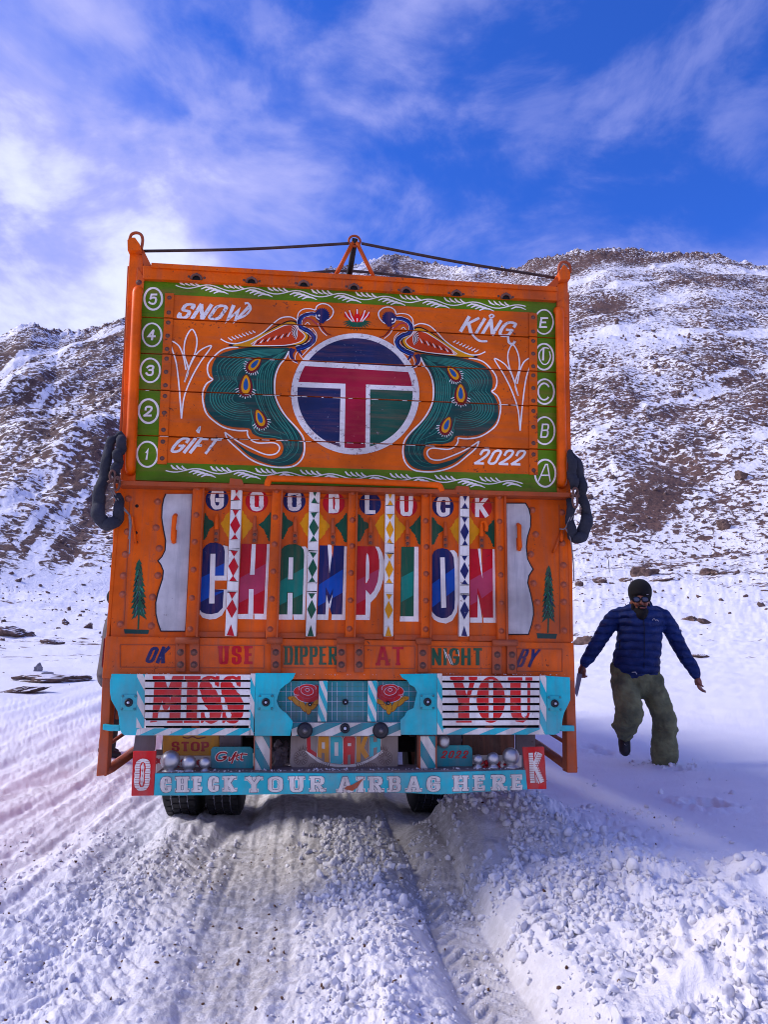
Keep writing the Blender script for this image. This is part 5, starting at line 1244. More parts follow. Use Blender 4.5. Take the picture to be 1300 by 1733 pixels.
def miss(a, z, w):
    def pl(*pts): a.poly(Q(z, pts, w), REDL, 1)
    pl((455, 112), (545, 112), (560, 215), (500, 400), (490, 470), (435, 478), (437, 455), (452, 452), (470, 140), (455, 138))    # M left leg and serif
    pl((500, 112), (548, 112), (600, 330), (560, 395), (545, 385))
    pl((612, 112), (698, 112), (698, 138), (684, 140), (672, 452), (690, 455), (690, 480), (568, 480), (570, 455), (585, 452), (596, 260), (548, 395), (530, 345))
    pl((706, 112), (832, 112), (830, 138), (810, 140), (803, 452), (822, 455), (822, 480), (700, 480), (700, 455), (718, 452), (728, 140), (706, 138))
    for dx in (0, 168):
        st = catmull([(960+dx, 185), (945+dx, 135), (905+dx, 122), (872+dx, 150), (872+dx, 200), (905+dx, 270), (935+dx, 330), (950+dx, 400), (928+dx, 450), (885+dx, 465), (855+dx, 430), (850+dx, 395)], 4)
        n_ = len(st); ww = [(.014+.062*max(0, math.sin(math.pi*min(1, max(0, (i/n_-.18)/.62))))) for i in range(n_)]
        a.stroke([P(*z(*p), w) for p in st], ww, REDL, 1)
        pl((955+dx, 112), (980+dx, 112), (978+dx, 195), (962+dx, 195), (940+dx, 140)); pl((834+dx, 400), (848+dx, 400), (870+dx, 455), (850+dx, 480), (834+dx, 480))
def you(a, z, w):
    def pl(*pts): a.poly(Q(z, pts, w), REDL, 1)
    pl((240, 118), (352, 118), (352, 140), (335, 145), (372, 262), (400, 145), (388, 140), (388, 118), (455, 118), (455, 140), (440, 145), (392, 300), (392, 455), (412, 458), (412, 478), (288, 478), (288, 458), (305, 455), (305, 310), (262, 145), (242, 140))
    el = [(562+112*math.cos(t), 298+182*math.sin(t)) for t in [2*math.pi*k/40 for k in range(40)]]
    a.poly(Q(z, el, w), REDL, 1); a.poly(Q(z, [(546, 140), (580, 140), (580, 460), (546, 460)], w), SLATW, 2)
    pl((696, 122), (810, 122), (810, 148), (798, 150), (798, 395), (808, 430), (828, 440), (845, 420), (850, 395), (850, 150), (835, 148), (835, 122), (888, 122), (888, 148), (872, 150), (870, 400), (855, 450), (815, 478), (760, 470), (728, 430), (715, 390), (715, 150), (696, 148))
gl = grille(ZL, 394, 1224, slL, miss, None, None, 0); gl['label'] = 'white slatted grille painted MISS in red'
gr = grille(ZN, 180, 946, slR, you, None, None, 0); gr['label'] = 'white slatted grille painted YOU in red'
# lamps on square plates
def lamp(z, x, y, s_, par, r=.016, w=WC):
    u, v = P(*z(x, y), w+.006)
    o = par
    if s_:
        b = MB(); b.box(u-s_, u+s_, v-s_, v+s_, w+.0005, w+.007, CYAN); o = b.build('lamp_plate', TR, .002)
        for dx in (-.8, .8):
            for dy in (-.8, .8): bolt(o, u+dx*s_, v+dy*s_, w+.007, .0045, CYAN_D)
    b = MB(); b.lathe([(0, .012), (r*.7, .012), (r*.75, .02), (r*1.05, .018), (r*1.3, .0)], (u, -w-.005, v), (0, -1, 0), LAMP, 20); l_ = b.build('round_lamp', o)
    b = MB(); b.lathe([(0, .024), (r*.35, .021), (r*.45, .012)], (u, -w-.005, v), (0, -1, 0), LENS, 14); b.build('lens', o)
lamp(ZL, 267, 320, .037, lp); lamp(Z5, 886, 350, .037, cl); lamp(Z6, 454, 348, .037, cr_); lamp(ZN, 1064, 327, .037, rp)
# centre recess
cb = zpoly('recess_panel', ZM, [(195, 140), (1260, 140), (1260, 445), (195, 445)], -.03, -.01, CYAN_D, .002)
a = Art(cb, -.0085)
for k in range(26):
    x = 240+k*37.5
    a.stroke(Q(ZM, [(x, 150), (x, 430)], -.01), .0016, LENS if k % 3 else PEAL, 1)
for k in range(7): a.stroke(Q(ZM, [(225, 180+k*37), (1235, 180+k*37)], -.01), .0016, LENS if k % 2 else PEAL, 1)
KX = .00071
YELD = paint('deep_yellow_leaf_paint', (212, 146, 14), chips=.2, grime=.3)
def blob_(cx_, cy_, rx, ry, mat, l, rot=0., om=None, ow=5):
    c = P(*ZM(cx_, cy_), -.01)
    if om: a.ell(c, (rx+ow)*KX, (ry+ow)*KX, om, l-.05, 20, rot)
    a.ell(c, rx*KX, ry*KX, mat, l, 20, rot)
for cx_, sg in ((448, -1), (1027, 1)):
    for k, (dx, dy, rx, ry, ro) in enumerate(((-112, 22, 42, 17, .15), (-92, 52, 42, 16, .7), (-48, 82, 17, 44, -.5), (-5, 96, 20, 46, .0), (38, 72, 16, 40, .6), (62, 48, 34, 15, -.4))):
        blob_(cx_-sg*dx*-1*-1, 250+dy*.9, rx, ry, YELD, 1+.3*k, ro*sg, MAR, 3)
    pet = ((-62, 8, 50, 30, .3), (42, 10, 40, 34, -.3), (-30, 34, 62, 28, .2), (10, 36, 50, 26, -.2), (-72, -22, 42, 28, -.3), (44, -26, 34, 34, .4), (-14, -40, 60, 28, 0), (-14, -8, 62, 40, 0), (-16, -20, 44, 28, .2), (-14, -26, 28, 18, -.2), (-14, -28, 13, 9, 0))
    for k, (dx, dy, rx, ry, ro) in enumerate(pet): blob_(cx_-sg*dx*1.0, 232+dy*.95, rx, ry, (REDL, RED)[k % 2], 3+.8*k, ro*sg, (LENS, PINK)[k % 2], 3.2)
a.done('painted_rose', 'two red roses with yellow leaves on cyan')
lamp(ZM, 713, 295, 0, cb, .012, -.008); lamp(ZM, 452, 312, 0, cb, .008, -.008); lamp(ZM, 1027, 302, 0, cb, .008, -.008)
hazard('striped_post', ZM, [(521, 140), (584, 140), (576, 438), (510, 438)], 2, 1.0, .0, .03, vert=True)
hazard('striped_post', ZM, [(880, 140), (946, 140), (942, 438), (876, 438)], 2, 1.0, .0, .03, vert=True)
sbar = hazard('striped_bar', ZM, [(318, 447), (1128, 447), (1120, 543), (318, 543)], 3, .8, -.02, .035, mats=(CYAN_D, WHITE_D))
for x, r, nm in ((415, .034, 1), (973, .035, 1)):
    u, v = P(*ZM(x, 505), .05)
    b = MB(); b.lathe([(0, .035), (r*.3, .034), (r*.4, .028), (r*.8, .03), (r*1.1, .02), (r*1.15, 0)], (u, -.036, v), (0, -1, 0), LAMP, 24); o = b.build('rubber_buffer', sbar); bolt(sbar, u, v, .07, .008, WIRE)
lamp(ZM, 710, 487, 0, sbar, .019, .036)
# beam behind everything
b = MB(); b.box(-1.12, 1.17, .82, 1.04, -.14, -.09, ORANGE_D); b.build('cross_member', TR, .003)

# --- lower bumper
WB = .12
pL = Q(ZL, [(285, 1055), (300, 703), (480, 703), (462, 1052)], WB)
zpoly('bumper_end', ZL, [(300, 703), (480, 703), (462, 1052), (285, 1055)], WB-.02, WB, REDL, .003)
zpoly('bumper_end', ZN, [(815, 672), (983, 668), (1003, 1000), (850, 1003)], WB-.02, WB, REDL, .003)
bp = MB()
top = [P(x, y, WB) for x, y in [(262, 1309), (420, 1308), (560, 1309), (700, 1308), (788, 1306), (890, 1303)]]
bot = [P(x, y, WB) for x, y in [(893, 1336), (800, 1341), (745, 1344.5), (700, 1342.5), (600, 1340), (560, 1343), (420, 1345), (260, 1346.5)]]
bp.prism(top+bot, WB-.012, WB, CYAN); bm_ = bp.build('bumper_board', TR, .002)
b = MB(); tl_, tr3 = top[0], top[-1]
b.prism([(top[0][0], top[0][1]), (top[-1][0], top[-1][1]), (top[-1][0], top[-1][1]-.012), (top[0][0], top[0][1]-.012)], -.1, WB-.014, GREYB)
sh = b.build('bumper_shelf', TR, .002)
MAR2 = paint('grey_blue_outline', (70, 96, 110), chips=.1, grime=.2)
a = Art(bm_, WB+.0008)
kw = dict(outline=.0022, omat=MAR2, serif=.006, w=WB)
for wd, x0, x1, yt0, yt1 in (('CHECK', 271, 398, 0, 0), ('YOUR', 417, 549, 0, 0), ('AIRBAG', 572, 745, 0, 0), ('HERE', 768, 886, -2, -3)):
    bx = [(x0, 1314.5+yt0), (x1, 1313.5+yt1), (x1, 1339.5+yt1), (x0, 1341+yt0)]
    text(a, wd, bx, (.0185, .0095), WHITE_D, 3, gap=.42, **kw)
    text(a, wd, bx, (.0185+.0075, .0095+.0075), WHITE_D, 1, gap=.42, serif=.0095, w=WB)
a.done('painted_lettering', 'white slab letters CHECK YOUR AIRBAG HERE on cyan')
a = Art(TR, WB+.0012)
def striped_glyph(box, c):
    text(a, c, box, (.034, .026), WHITE, 1, w=WB); text(a, c, box, (.028, .020), REDL, 2, w=WB); text(a, c, box, (.022, .015), WHITE, 3, w=WB)
    tl, tr2, br, bl = box; n = 13
    for k in range(1, n):
        t = k/n; x0, y0 = tl[0]+(bl[0]-tl[0])*t, tl[1]+(bl[1]-tl[1])*t; x1, y1 = tr2[0]+(br[0]-tr2[0])*t, tr2[1]+(br[1]-tr2[1])*t
        if c == 'O':
            for s0, s1 in ((0.03, .34), (.66, .97)): a.stroke(Q(ID, [(x0+(x1-x0)*s0, y0), (x0+(x1-x0)*s1, y1)], WB), .002, RED, 4)
        else:
            a.stroke(Q(ID, [(x0, y0), (x0+8, y0)], WB), .002, RED, 4)
            tt = abs(t-.42)/.55; xx = x0+10+ (tt*8 if t < .42 else tt*13)
            a.stroke(Q(ID, [(xx, y0), (xx+8, y0)], WB), .002, RED, 4)
striped_glyph([(229, 1284), (255, 1284), (252, 1338), (226, 1338)], 'O')
striped_glyph([(894, 1274), (917, 1274), (921, 1324), (897, 1325)], 'K')
a.done('painted_letter', 'white pinstriped letters O and K on the red bumper ends')
# bent tear in the board
b = MB(); b.prism(Q(ZM, [(705, 935), (722, 915), (760, 905), (845, 858), (800, 925), (765, 948)], WB+.01), WB+.002, WB+.006, ORANGE_R); b.build('torn_flap', bm_, .001)
# striped stays between panel and bumper
hazard('striped_post', ZM, [(48, 545), (162, 545), (158, 802), (48, 802)], 1, .8, -.02, .04, vert=True, mats=(CYAN_D, WHITE_D))
hazard('striped_post', ZN, [(8, 585), (130, 585), (130, 842), (8, 842)], 1, .8, -.02, .04, vert=True, mats=(CYAN_D, WHITE_D))
for z, x0, x1, y0, y1 in ((ZM, 40, 47, 545, 802), (ZM, 160, 168, 545, 802), (ZN, 0, 8, 585, 842), (ZN, 130, 138, 585, 842)):
    zpoly('stay_edge', z, [(x0, y0), (x1, y0), (x1, y1), (x0, y1)], -.03, .05, ORANGE_R, .001)
# boards, flaps, signs behind
zpoly('grey_board', ZL, [(318, 575), (478, 575), (468, 700), (300, 700)], -.03, -.01, GREYB)
zpoly('grey_board', ZL, [(980, 560), (1150, 560), (1148, 860), (980, 860)], -.10, -.08, GREYB)
zpoly('grey_board', ZL, [(480, 690), (560, 690), (560, 870), (480, 870)], -.14, -.13, GREYB)
wb = zpoly('white_board', ZL, [(480, 740), (915, 740), (915, 868), (480, 868)], -.09, -.07, WHITE_D)
a = Art(wb, -.069)
for k, (x, y) in enumerate(((500, 780), (560, 830), (640, 820), (700, 790), (800, 790), (845, 830))):
    a.stroke(Q(ZL, [(x-22, y-18), (x, y), (x+24, y+16)], -.07), .014, RED, 1); a.stroke(Q(ZL, [(x-20, y+20), (x+22, y-20)], -.07), .010, RED, 1)
a.done('painted_scroll')
st = zpoly('mud_flap', ZL, [(537, 560), (978, 560), (976, 742), (535, 742)], -.12, -.10, STOPY, label='ochre mud flap painted STOP in red')
a = Art(st, -.099); z = ZL
text(a, 'STOP', [ZL(602, 628), ZL(900, 628), ZL(898, 704), ZL(606, 704)], (.0135, .0085), RED, 2, w=-.10, gap=.16, serif=.003)
a.stroke(Q(ZL, catmull([(690, 590), (730, 600), (770, 588), (810, 602), (870, 592)], 4), -.1), .006, MAR, 1)
a.done('painted_lettering')
gs = [(930, 668), (1225, 668), (1246, 690), (1246, 830), (1240, 842), (918, 838), (914, 825), (914, 690)]
gp = zpoly('sign_plate', ZL, gs, -.03, -.018, CYAN_D, label='rounded cyan plate painted Gift in pink script')
a = Art(gp, -.0165); w = -.018
def script(pts, wd=.007, m=RED, ww=w, z=ZL): a.stroke([P(*z(*p), ww) for p in catmull(pts, 6)], wd, m, 2); a.stroke([P(*z(*p), ww) for p in catmull(pts, 6)], wd+.006, WHITE_C if m is RED and ww == w and z is ZL else m, 1)
script([(1040, 722), (1020, 712), (980, 718), (958, 745), (965, 772), (1000, 775), (1032, 755), (1010, 748), (1040, 745)], .008)
script([(1062, 745), (1056, 775), (1075, 765), (1095, 730), (1110, 712), (1098, 740), (1075, 800)], .007)
script([(1125, 720), (1115, 760), (1130, 772)], .007); script([(1085, 742), (1120, 738), (1160, 725), (1200, 728)], .006); script([(1160, 715), (1148, 765), (1170, 770)], .007)
a.done('painted_lettering')
g2 = zpoly('sign_plate', ZN, [(140, 656), (385, 656), (412, 675), (418, 700), (418, 825), (130, 838), (134, 670)], -.03, -.018, CYAN_D, label='dusty cyan plate painted 2022 in red script')
a = Art(g2, -.0165); text(a, '2022', [ZN(182, 698), ZN(386, 698), ZN(376, 758), ZN(172, 758)], (.0085, .007), RED, 2, w=-.018, slant=.2, gap=.35)
a.done('painted_lettering')
b = MB()
for x0, x1, m in ((135, 330, GREYB), (342, 750, BRNB), (762, 912, GREYB)):
    pt = Q(ZN, [(x0, 560), (x1, 560), (x1, 850), (x0, 850)], -.15); bb = MB(); bb.prism(pt, -.17, -.15, m); bb.build('back_board', TR, .002)
zpoly('white_board', ZN, [(420, 735), (806, 735), (806, 800), (806, 830), (420, 830)], -.12, -.11, WHITE_D)
for x, y in ((520, 808), (650, 808)):
    bb = MB(); u, v = P(*ZN(x, y), .02)
    for k in range(7): bb.ball((u+random.uniform(-.022, .022), -.02+random.uniform(-.01, .01), v+random.uniform(-.016, .016)), .013, RED if k % 3 else WHITE_D, 8, 6)
    bb.build('painted_knob', sh)
# silver domes
for z, x, y, r in ((ZL, 593, 775, 70), (ZL, 740, 795, 53), (ZL, 868, 795, 43), (ZN, 460, 768, 38), (ZN, 580, 762, 48), (ZN, 720, 742, 65)):
    R = r*.00066; u, v = P(*z(x, y), .05)
    b = MB(); b.ball((u, -.05, v), R, CHROME, 24, 14); o = b.build('silver_dome', sh)
    b = MB(); bz = P(*ZL(600, 872), .05)[1] if z is ZL else P(*ZN(600, 835), .05)[1]
    b.lathe([(0, 0), (R*.95, 0), (R*.8, .008), (R*.35, .02), (R*.3, v-bz)], (u, -.05, bz), (0, 0, 1), CHROME, 16); b.build('dome_foot', o) if False else b.build('dome_foot', sh)
u, v = P(*ZN(193, 628), .0); b = MB(); b.ball((u, 0, v), .03, CHROME, 20, 12, (1, .6, 1.1)); b.tube([(u, .0, v+.03), (u-.01, .02, v+.07)], .006, DARK, 8); b.build('work_lamp', TR)
# centre flap
fl = [(312, 545), (1100, 545), (1100, 760), (1085, 778), (325, 778), (304, 760)]
fp = zpoly('mud_flap', ZM, fl, -.045, -.035, FLAP, label='grey patterned centre flap with coloured letters LADAKH')
a = Art(fp, -.034); w = -.035
def zz(*pts): return Q(ZM, pts, w)
a.stroke([P(*ZM(*p), w) for p in catmull([(425, 650), (480, 700), (560, 745), (690, 765), (800, 755), (900, 715), (985, 655)], 5)], .012, WHITE_D, 1)
for m, pts, hole in ((RED, [(430, 548), (455, 548), (458, 640), (500, 668), (500, 700), (432, 655)], None),
    (YEL, [(515, 548), (590, 548), (592, 738), (560, 732), (560, 670), (540, 665), (540, 710), (510, 695)], [(540, 590), (562, 590), (562, 640), (540, 635)]),
    (CYAN, [(605, 548), (680, 548), (690, 565), (692, 735), (680, 750), (605, 742)], [(632, 590), (660, 590), (660, 690), (632, 690)]),
    (REDL, [(712, 548), (775, 548), (784, 565), (780, 745), (752, 750), (752, 680), (730, 682), (728, 752), (700, 752), (702, 565)], [(730, 596), (754, 596), (754, 618), (730, 618)]),
    (YEL, [(795, 548), (825, 548), (825, 610), (850, 548), (878, 548), (850, 630), (885, 690), (858, 712), (825, 660), (825, 730), (795, 738)], None),
    (CYAN, [(892, 548), (918, 548), (918, 590), (945, 585), (945, 548), (970, 548), (972, 655), (945, 670), (945, 625), (918, 632), (918, 690), (890, 698)], None)):
    cx_ = sum(p[0] for p in pts)/len(pts); cy_ = sum(p[1] for p in pts)/len(pts)
    a.poly(Q(ZM, [(cx_+(x-cx_)*1.14, cy_+(y-cy_)*1.04) for x, y in pts], w), WHITE_D, 2); a.poly(Q(ZM, [(cx_+(x-cx_)*1.07, cy_+(y-cy_)*1.02) for x, y in pts], w), MAR, 2.4); a.poly(Q(ZM, pts, w), m, 3)
    if hole: a.poly(Q(ZM, hole, w), WHITE_D, 4)
for fx, fy in ((385, 705), (1005, 705)):
    for k in range(14):
        t = 2*math.pi*k/14; a.stroke(Q(ZM, [(fx+14*math.cos(t), fy+14*math.sin(t)), (fx+44*math.cos(t), fy+44*math.sin(t))], w), .0045, FLAPD, 2, taper=lambda t: .5+.8*t)
    a.stroke(Q(ZM, [(fx+52*math.cos(t), fy+52*math.sin(t)) for t in [2*math.pi*k/24 for k in range(24)]], w), .0022, FLAPD, 2, True)
    sg = 1 if fx < 600 else -1
    for k in range(9): a.stroke(Q(ZM, catmull([(fx+sg*(60+k*18), 770), (fx+sg*(70+k*18), 750-k*1), (fx+sg*(90+k*17), 742-k*2+k*k*.3)], 4), w), .005, FLAPD, 2, taper=lambda t: 1.1-t)
    for k in range(7): a.stroke(Q(ZM, [(fx-sg*(10-k*9), fy-62-abs(k-3)*-4), (fx-sg*(22-k*14), fy-105+abs(k-3)*8)], w), .005, FLAPD, 2, taper=lambda t: 1.1-t)
a.done('painted_lettering')

# --- snow and grit caked on the ledges
def caked():
    rr = np.random.default_rng(8); pts, sz = [], []
    def line(x0, y0, x1, y1, w, n, lo, hi):
        for _ in range(n):
            t = rr.random(); u, v = P(x0+(x1-x0)*t, y0+(y1-y0)*t, w); pts.append((u, -w+rr.uniform(0, .06), v+.002)); sz.append(lo+(hi-lo)*rr.random()**3)
    line(265, 1308, 890, 1303, .10, 190, .003, .012); line(640, 1143, 200, 1141, .065, 50, .002, .006); line(705, 1141, 960, 1143, .065, 40, .002, .006); line(330, 1241, 640, 1240, .03, 40, .002, .007)
    o = scatter(pts, sz, clod_shapes(1, 6, 44), 'caked_snow', clod_mat('dirty_clod_snow', (.62, .58, .58)), 9, .1); o.parent = TR; o['kind'] = 'stuff'
caked()
# --- frame legs and braces at both corners
def pb(name, pts, w0, w1, mat, par=None): return quadbox(name, pts, w0, w1, mat, .004, par)
lg = pb('corner_leg', [(178, 1082), (188, 1082), (188, 1150), (180, 1312), (162, 1314), (168, 1245), (172, 1160)], -.06, .015, ORANGE_D)
pb('leg_flange', [(186, 1145), (192, 1145), (186, 1255), (182, 1255)], -.1, -.05, ORANGE_R, lg)
rg = pb('corner_leg', [(960, 1090), (972, 1088), (974, 1160), (978, 1308), (961, 1308), (959, 1160)], -.06, .015, ORANGE_D)
b = MB(); b.tube([P3(178, 1306, -.02), P3(240, 1262, -.55)], [(.022, .042)]*2, ORANGE_R, 4); b.tube([P3(180, 1262, -.04), P3(212, 1240, -.35)], [(.012, .014)]*2, ORANGE_R, 4); b.build('diagonal_brace', lg)
b = MB(); b.tube([P3(966, 1300, -.02), P3(905, 1256, -.55)], [(.022, .042)]*2, ORANGE_R, 4); b.tube([P3(966, 1262, -.04), P3(930, 1240, -.35)], [(.012, .014)]*2, ORANGE_R, 4); b.build('diagonal_brace', rg)
zpoly('cyan_bracket', ZL, [(62, 490), (120, 498), (195, 498), (195, 545), (120, 545), (60, 535)], .02, .05, CYAN, .003)
zpoly('cyan_bracket', ZN, [(1112, 500), (1220, 502), (1222, 546), (1112, 546)], .02, .05, CYAN, .003)
pb('side_flap', [(181, 1078), (178, 1140), (171, 1128), (175, 1080)], -.25, -.23, MAR)

# --- snow packed round the axle, chassis, body, cab
b = MB()
for u0, u1 in ((-.48, -.38), (.38, .48)): b.box(u0, u1, .72, .96, -6.4, -.16, DARK)
b.box(-1.0, 1.0, 1.02, 1.10, -5.2, -.12, DARK)
for w_ in (-.9, -1.9, -2.9, -3.9): b.box(-.95, .95, .94, 1.0, w_, w_+.08, DARK)
b.build('chassis', TR)
b = MB(); b.tube([(-.9, 1.95, .5), (-.3, 1.95, .5), (-.12, 1.95, .5), (.12, 1.95, .5), (.3, 1.95, .5), (.9, 1.95, .5)], [.07, .08, .2, .2, .08, .07], DARK, 16); b.build('rear_axle', TR)
ib = MB(); u, v = P(*ZM(228, 700), -.16)
me_i = []
bmi = bmesh.new(); bmesh.ops.create_icosphere(bmi, subdivisions=4, radius=1)
rr = np.random.default_rng(3)
from mathutils import noise as mn
for vv in bmi.verts:
    n_ = mn.noise(vv.co*2.2)*.35+mn.noise(vv.co*6)*.16; vv.co = vv.co*(1+n_); vv.co = Vector((vv.co.x*.062, vv.co.y*.08, vv.co.z*.075))
ib.add([tuple(vv.co+Vector((u, .16, v))) for vv in bmi.verts], [[q.index for q in f.verts] for f in bmi.faces], GREYB, False); bmi.free()
ib.build('packed_ice', TR)
b = MB()
for (w_, h_, ya) in ((.0, 0, 0),):
    for sx in (-1, 1):
        for y0, y1 in ((.0, 5.2),):
            u = 1.15*sx; b.box(min(u, u-.05*sx), max(u, u-.05*sx), 1.1, 2.02, -5.2, -.07, ORANGE)
b.box(-1.13, 1.13, 1.1, 3.05, -5.25, -5.2, ORANGE)
bw = b.build('body_wall', TR, .004)
for sx in (-1, 1):
    for k in range(8):
        b = MB(); u = 1.15*sx; w_ = -.35-k*.65; b.box(min(u, u+.04*sx), max(u, u+.04*sx), 1.05, 2.05, w_, w_+.07, ORANGE_D); b.build('side_rib', bw, .003)
    for i, (lo, hi) in enumerate(((2.06, 2.3), (2.32, 2.56), (2.58, 2.82), (2.84, 3.05))):
        b = MB(); u = 1.12*sx; b.box(min(u, u-.04*sx), max(u, u-.04*sx), lo, hi, -5.2, -.08, ORANGE_W); b.build('side_plank', bw, .003)
# cab
b = MB(); b.box(-1.08, 1.08, .75, 2.75, -7.0, -5.35, ORANGE); cab = b.build('cab', TR, .08)
for sx in (-1, 1):
    b = MB(); u = 1.085*sx; b.box(min(u, u+.006*sx), max(u, u+.006*sx), 1.7, 2.4, -6.7, -6.0, LAMP); b.build('side_window', cab)
b = MB(); b.box(-.95, .95, 1.7, 2.45, -7.006, -7.0, LAMP); b.build('windscreen', cab)
# wheels
def wheel(u, y, wd):
    b = MB(); R = .50; h = wd/2
    prof = [(.26, -h*.8), (.30, -h*.95), (.40, -h*1.02), (.465, -h*.95), (R-.018, -h*.82), (R-.018, h*.82), (.465, h*.95), (.40, h*1.02), (.30, h*.95), (.26, h*.8)]
    b.lathe(prof, (u, y, R), (1, 0, 0), RUBBER, 48)
    o = b.build('wheel', TR)
    t = MB(); n = 44
    for k in range(n):
        for j, (c0, c1) in enumerate(((-.86, -.50), (-.42, -.04), (.04, .42), (.50, .86))):
            a0 = 2*math.pi*(k+(.5 if j in (1, 2) else 0))/n; a1 = a0+2*math.pi/n*.74; vs = []
            for rr_ in (R-.02, R-.001):
                for (aa, cc_) in ((a0, c0), (a1, c0), (a1, c1), (a0, c1)): vs.append((u+h*cc_*.95, y+rr_*math.sin(aa), R+rr_*math.cos(aa)))
            t.add(vs, [(4, 5, 6, 7), (0, 1, 5, 4), (1, 2, 6, 5), (2, 3, 7, 6), (3, 0, 4, 7)], RUBBER)
    t.build('tread', o, kind='stuff')
    s_ = MB(); s_.lathe([(R-.0155, -h*.8), (R-.0155, h*.8)], (u, y, R), (1, 0, 0), plain('snow_in_tread', (170, 172, 186), .8), 48); s_.build('tread_snow', o, kind='stuff')
    r = MB(); r.lathe([(0, -.03), (.12, -.05), (.16, .0), (.24, .02), (.265, -h*.6)], (u, y, R), (1, 0, 0), STEEL, 24); r.build('rim', o)
for sx in (-1, 1):
    for u_ in (1.03, .74): wheel(u_*sx, 1.95, .25)
    wheel(.95*sx, 6.1, .26)
b = MB(); 

# --- things hung on the truck
def wtube(name, z, pts, w, rads, mat, label, cat, extra=None, lump=.0):
    b = MB(); c = catmull(pts, 7); n_ = len(c); rs = []
    for i in range(n_):
        t = i/(n_-1)*(len(rads)-1); k = min(int(t), len(rads)-2); r = rads[k]+(rads[k+1]-rads[k])*(t-k); rs.append(r*(1+lump*math.sin(i*1.9)+lump*.7*math.sin(i*.83+1)))
    world = []
    for i, p in enumerate(c):
        u, v = P(*z(*p), w); world.append((u, -w+.012*math.sin(i*.5), v))
    b.tube(world, [(r, r*.8) for r in rs], mat, 14)
    return b
cl_l = empty('cloth_roll', tuple(O3), YAW, 'dark rolled cloth loop tied at the left corner of the truck', 'cloth roll', 'dark cloth rolls hung on the truck corners')
b = wtube('x', ZP, [(195, 120), (160, 165), (130, 200), (115, 300), (95, 400), (70, 500), (58, 580), (68, 660), (115, 705), (165, 690), (190, 640), (192, 560), (185, 520)], .06, [.010, .024, .030, .030, .034, .036, .034, .030, .026, .018], CLOTH, None, None, lump=.03)
b.build('outer_loop', cl_l)
b = wtube('x', ZP, [(195, 118), (208, 160), (205, 215), (185, 260), (188, 310), (168, 360), (172, 400)], .085, [.010, .024, .026, .026, .023, .026, .016], CLOTH, None, None, lump=.06)
b.build('inner_fold', cl_l)
cl_r = empty('cloth_roll', tuple(O3), YAW, 'dark rolled cloth loop tied at the right corner of the truck', 'cloth roll', 'dark cloth rolls hung on the truck corners')
b = wtube('x', ZQ, [(188, 130), (228, 200), (250, 290), (262, 370), (262, 430), (285, 520), (300, 570), (282, 650), (262, 715), (225, 725), (195, 690), (185, 620), (182, 540), (185, 460)], .06, [.008, .022, .028, .03, .024, .034, .036, .032, .028, .024, .02], CLOTH, None, None, lump=.03)
b.build('outer_loop', cl_r)
b = wtube('x', ZQ, [(182, 128), (192, 200), (198, 280), (205, 340), (212, 390)], .085, [.010, .024, .026, .028, .018], CLOTH, None, None, lump=.05)
b.build('inner_fold', cl_r)
b = MB(); 
for z, pts in ((ZP, [(120, 440), (135, 430), (200, 432)]), (ZQ, [(190, 440), (245, 440)])):
    b.tube([P3(*z(*p), .1) for p in pts], .009, STEEL, 8)
b.build('tie_rod', TR)
def link(z, cx_, y0, y1, w):
    u, v1 = P(*z(cx_, y0), w); _, v0 = P(*z(cx_, y1), w); h = (v1-v0)/2; c = (v0+v1)/2; bb = MB()
    bb.tube([(u+.013*math.cos(t), -w, c+h*math.sin(t)) for t in [2*math.pi*k/16 for k in range(17)]], .006, STEEL, 8); bb.build('shackle', TR)
link(ZP, 152, 362, 425, .11); link(ZP, 183, 402, 490, .115); link(ZQ, 218, 385, 440, .11); link(ZQ, 214, 432, 522, .115)
def cord(name, z, lines, w, r, mat, label):
    b = MB()
    for pts in lines: b.tube([P3(*z(*p), w) for p in catmull(pts, 5)], r, mat, 6)
    o = b.build(name); o.location = tuple(O3); o.rotation_euler = (0, 0, YAW); return tag(o, label, 'cord', 'thin tie cords at the tailgate corners')
cord('tie_cord', ZP, [[(150, 480), (200, 570), (255, 640)], [(140, 490), (190, 580), (262, 648)], [(258, 640), (268, 700), (262, 780), (258, 895)], [(255, 650), (262, 720), (255, 800)]], .07, .0035, WIRE, 'thin grey cord knotted on the left side panel above the pine')
cord('tie_cord', ZQ, [[(220, 510), (185, 580), (150, 660), (112, 665)], [(230, 505), (190, 600), (150, 665)], [(150, 660), (178, 710), (190, 760), (205, 900), (208, 1020)]], .07, .0035, WIRE, 'thin grey cord hanging from the right corner past the side panel')
# ropes of the tarpaulin frame
def rope3(pts, r, label):
    b = MB(); c = catmull(pts, 8); b.tube(c, r, ROPE, 8); o = b.build('rope'); o.location = tuple(O3); o.rotation_euler = (0, 0, YAW); return tag(o, label, 'rope', 'ropes stretched over the top of the truck')
a0, a1 = P3(238, 425, -.03), P3(590, 412, -.03); mid = [(a0[i]+a1[i])/2 for i in range(3)]; mid[2] -= .012
rope3([a0, mid, a1], .0085, 'dark rope from the left corner post up to the mast ring')
a0, a1 = P3(612, 412, -.03), P3(940, 470, -.03); mid = [(a0[i]+a1[i])/2 for i in range(3)]; mid[2] -= .01
rope3([a0, mid, a1], .0085, 'dark rope from the mast ring down to the right corner post')
a0, a1, a2 = P3(470, 468, -2.2), P3(600, 459, -2.2), P3(800, 484, -2.2)
rope3([a0, a1, a2], .013, 'dark rope lying further forward, seen low behind the mast')

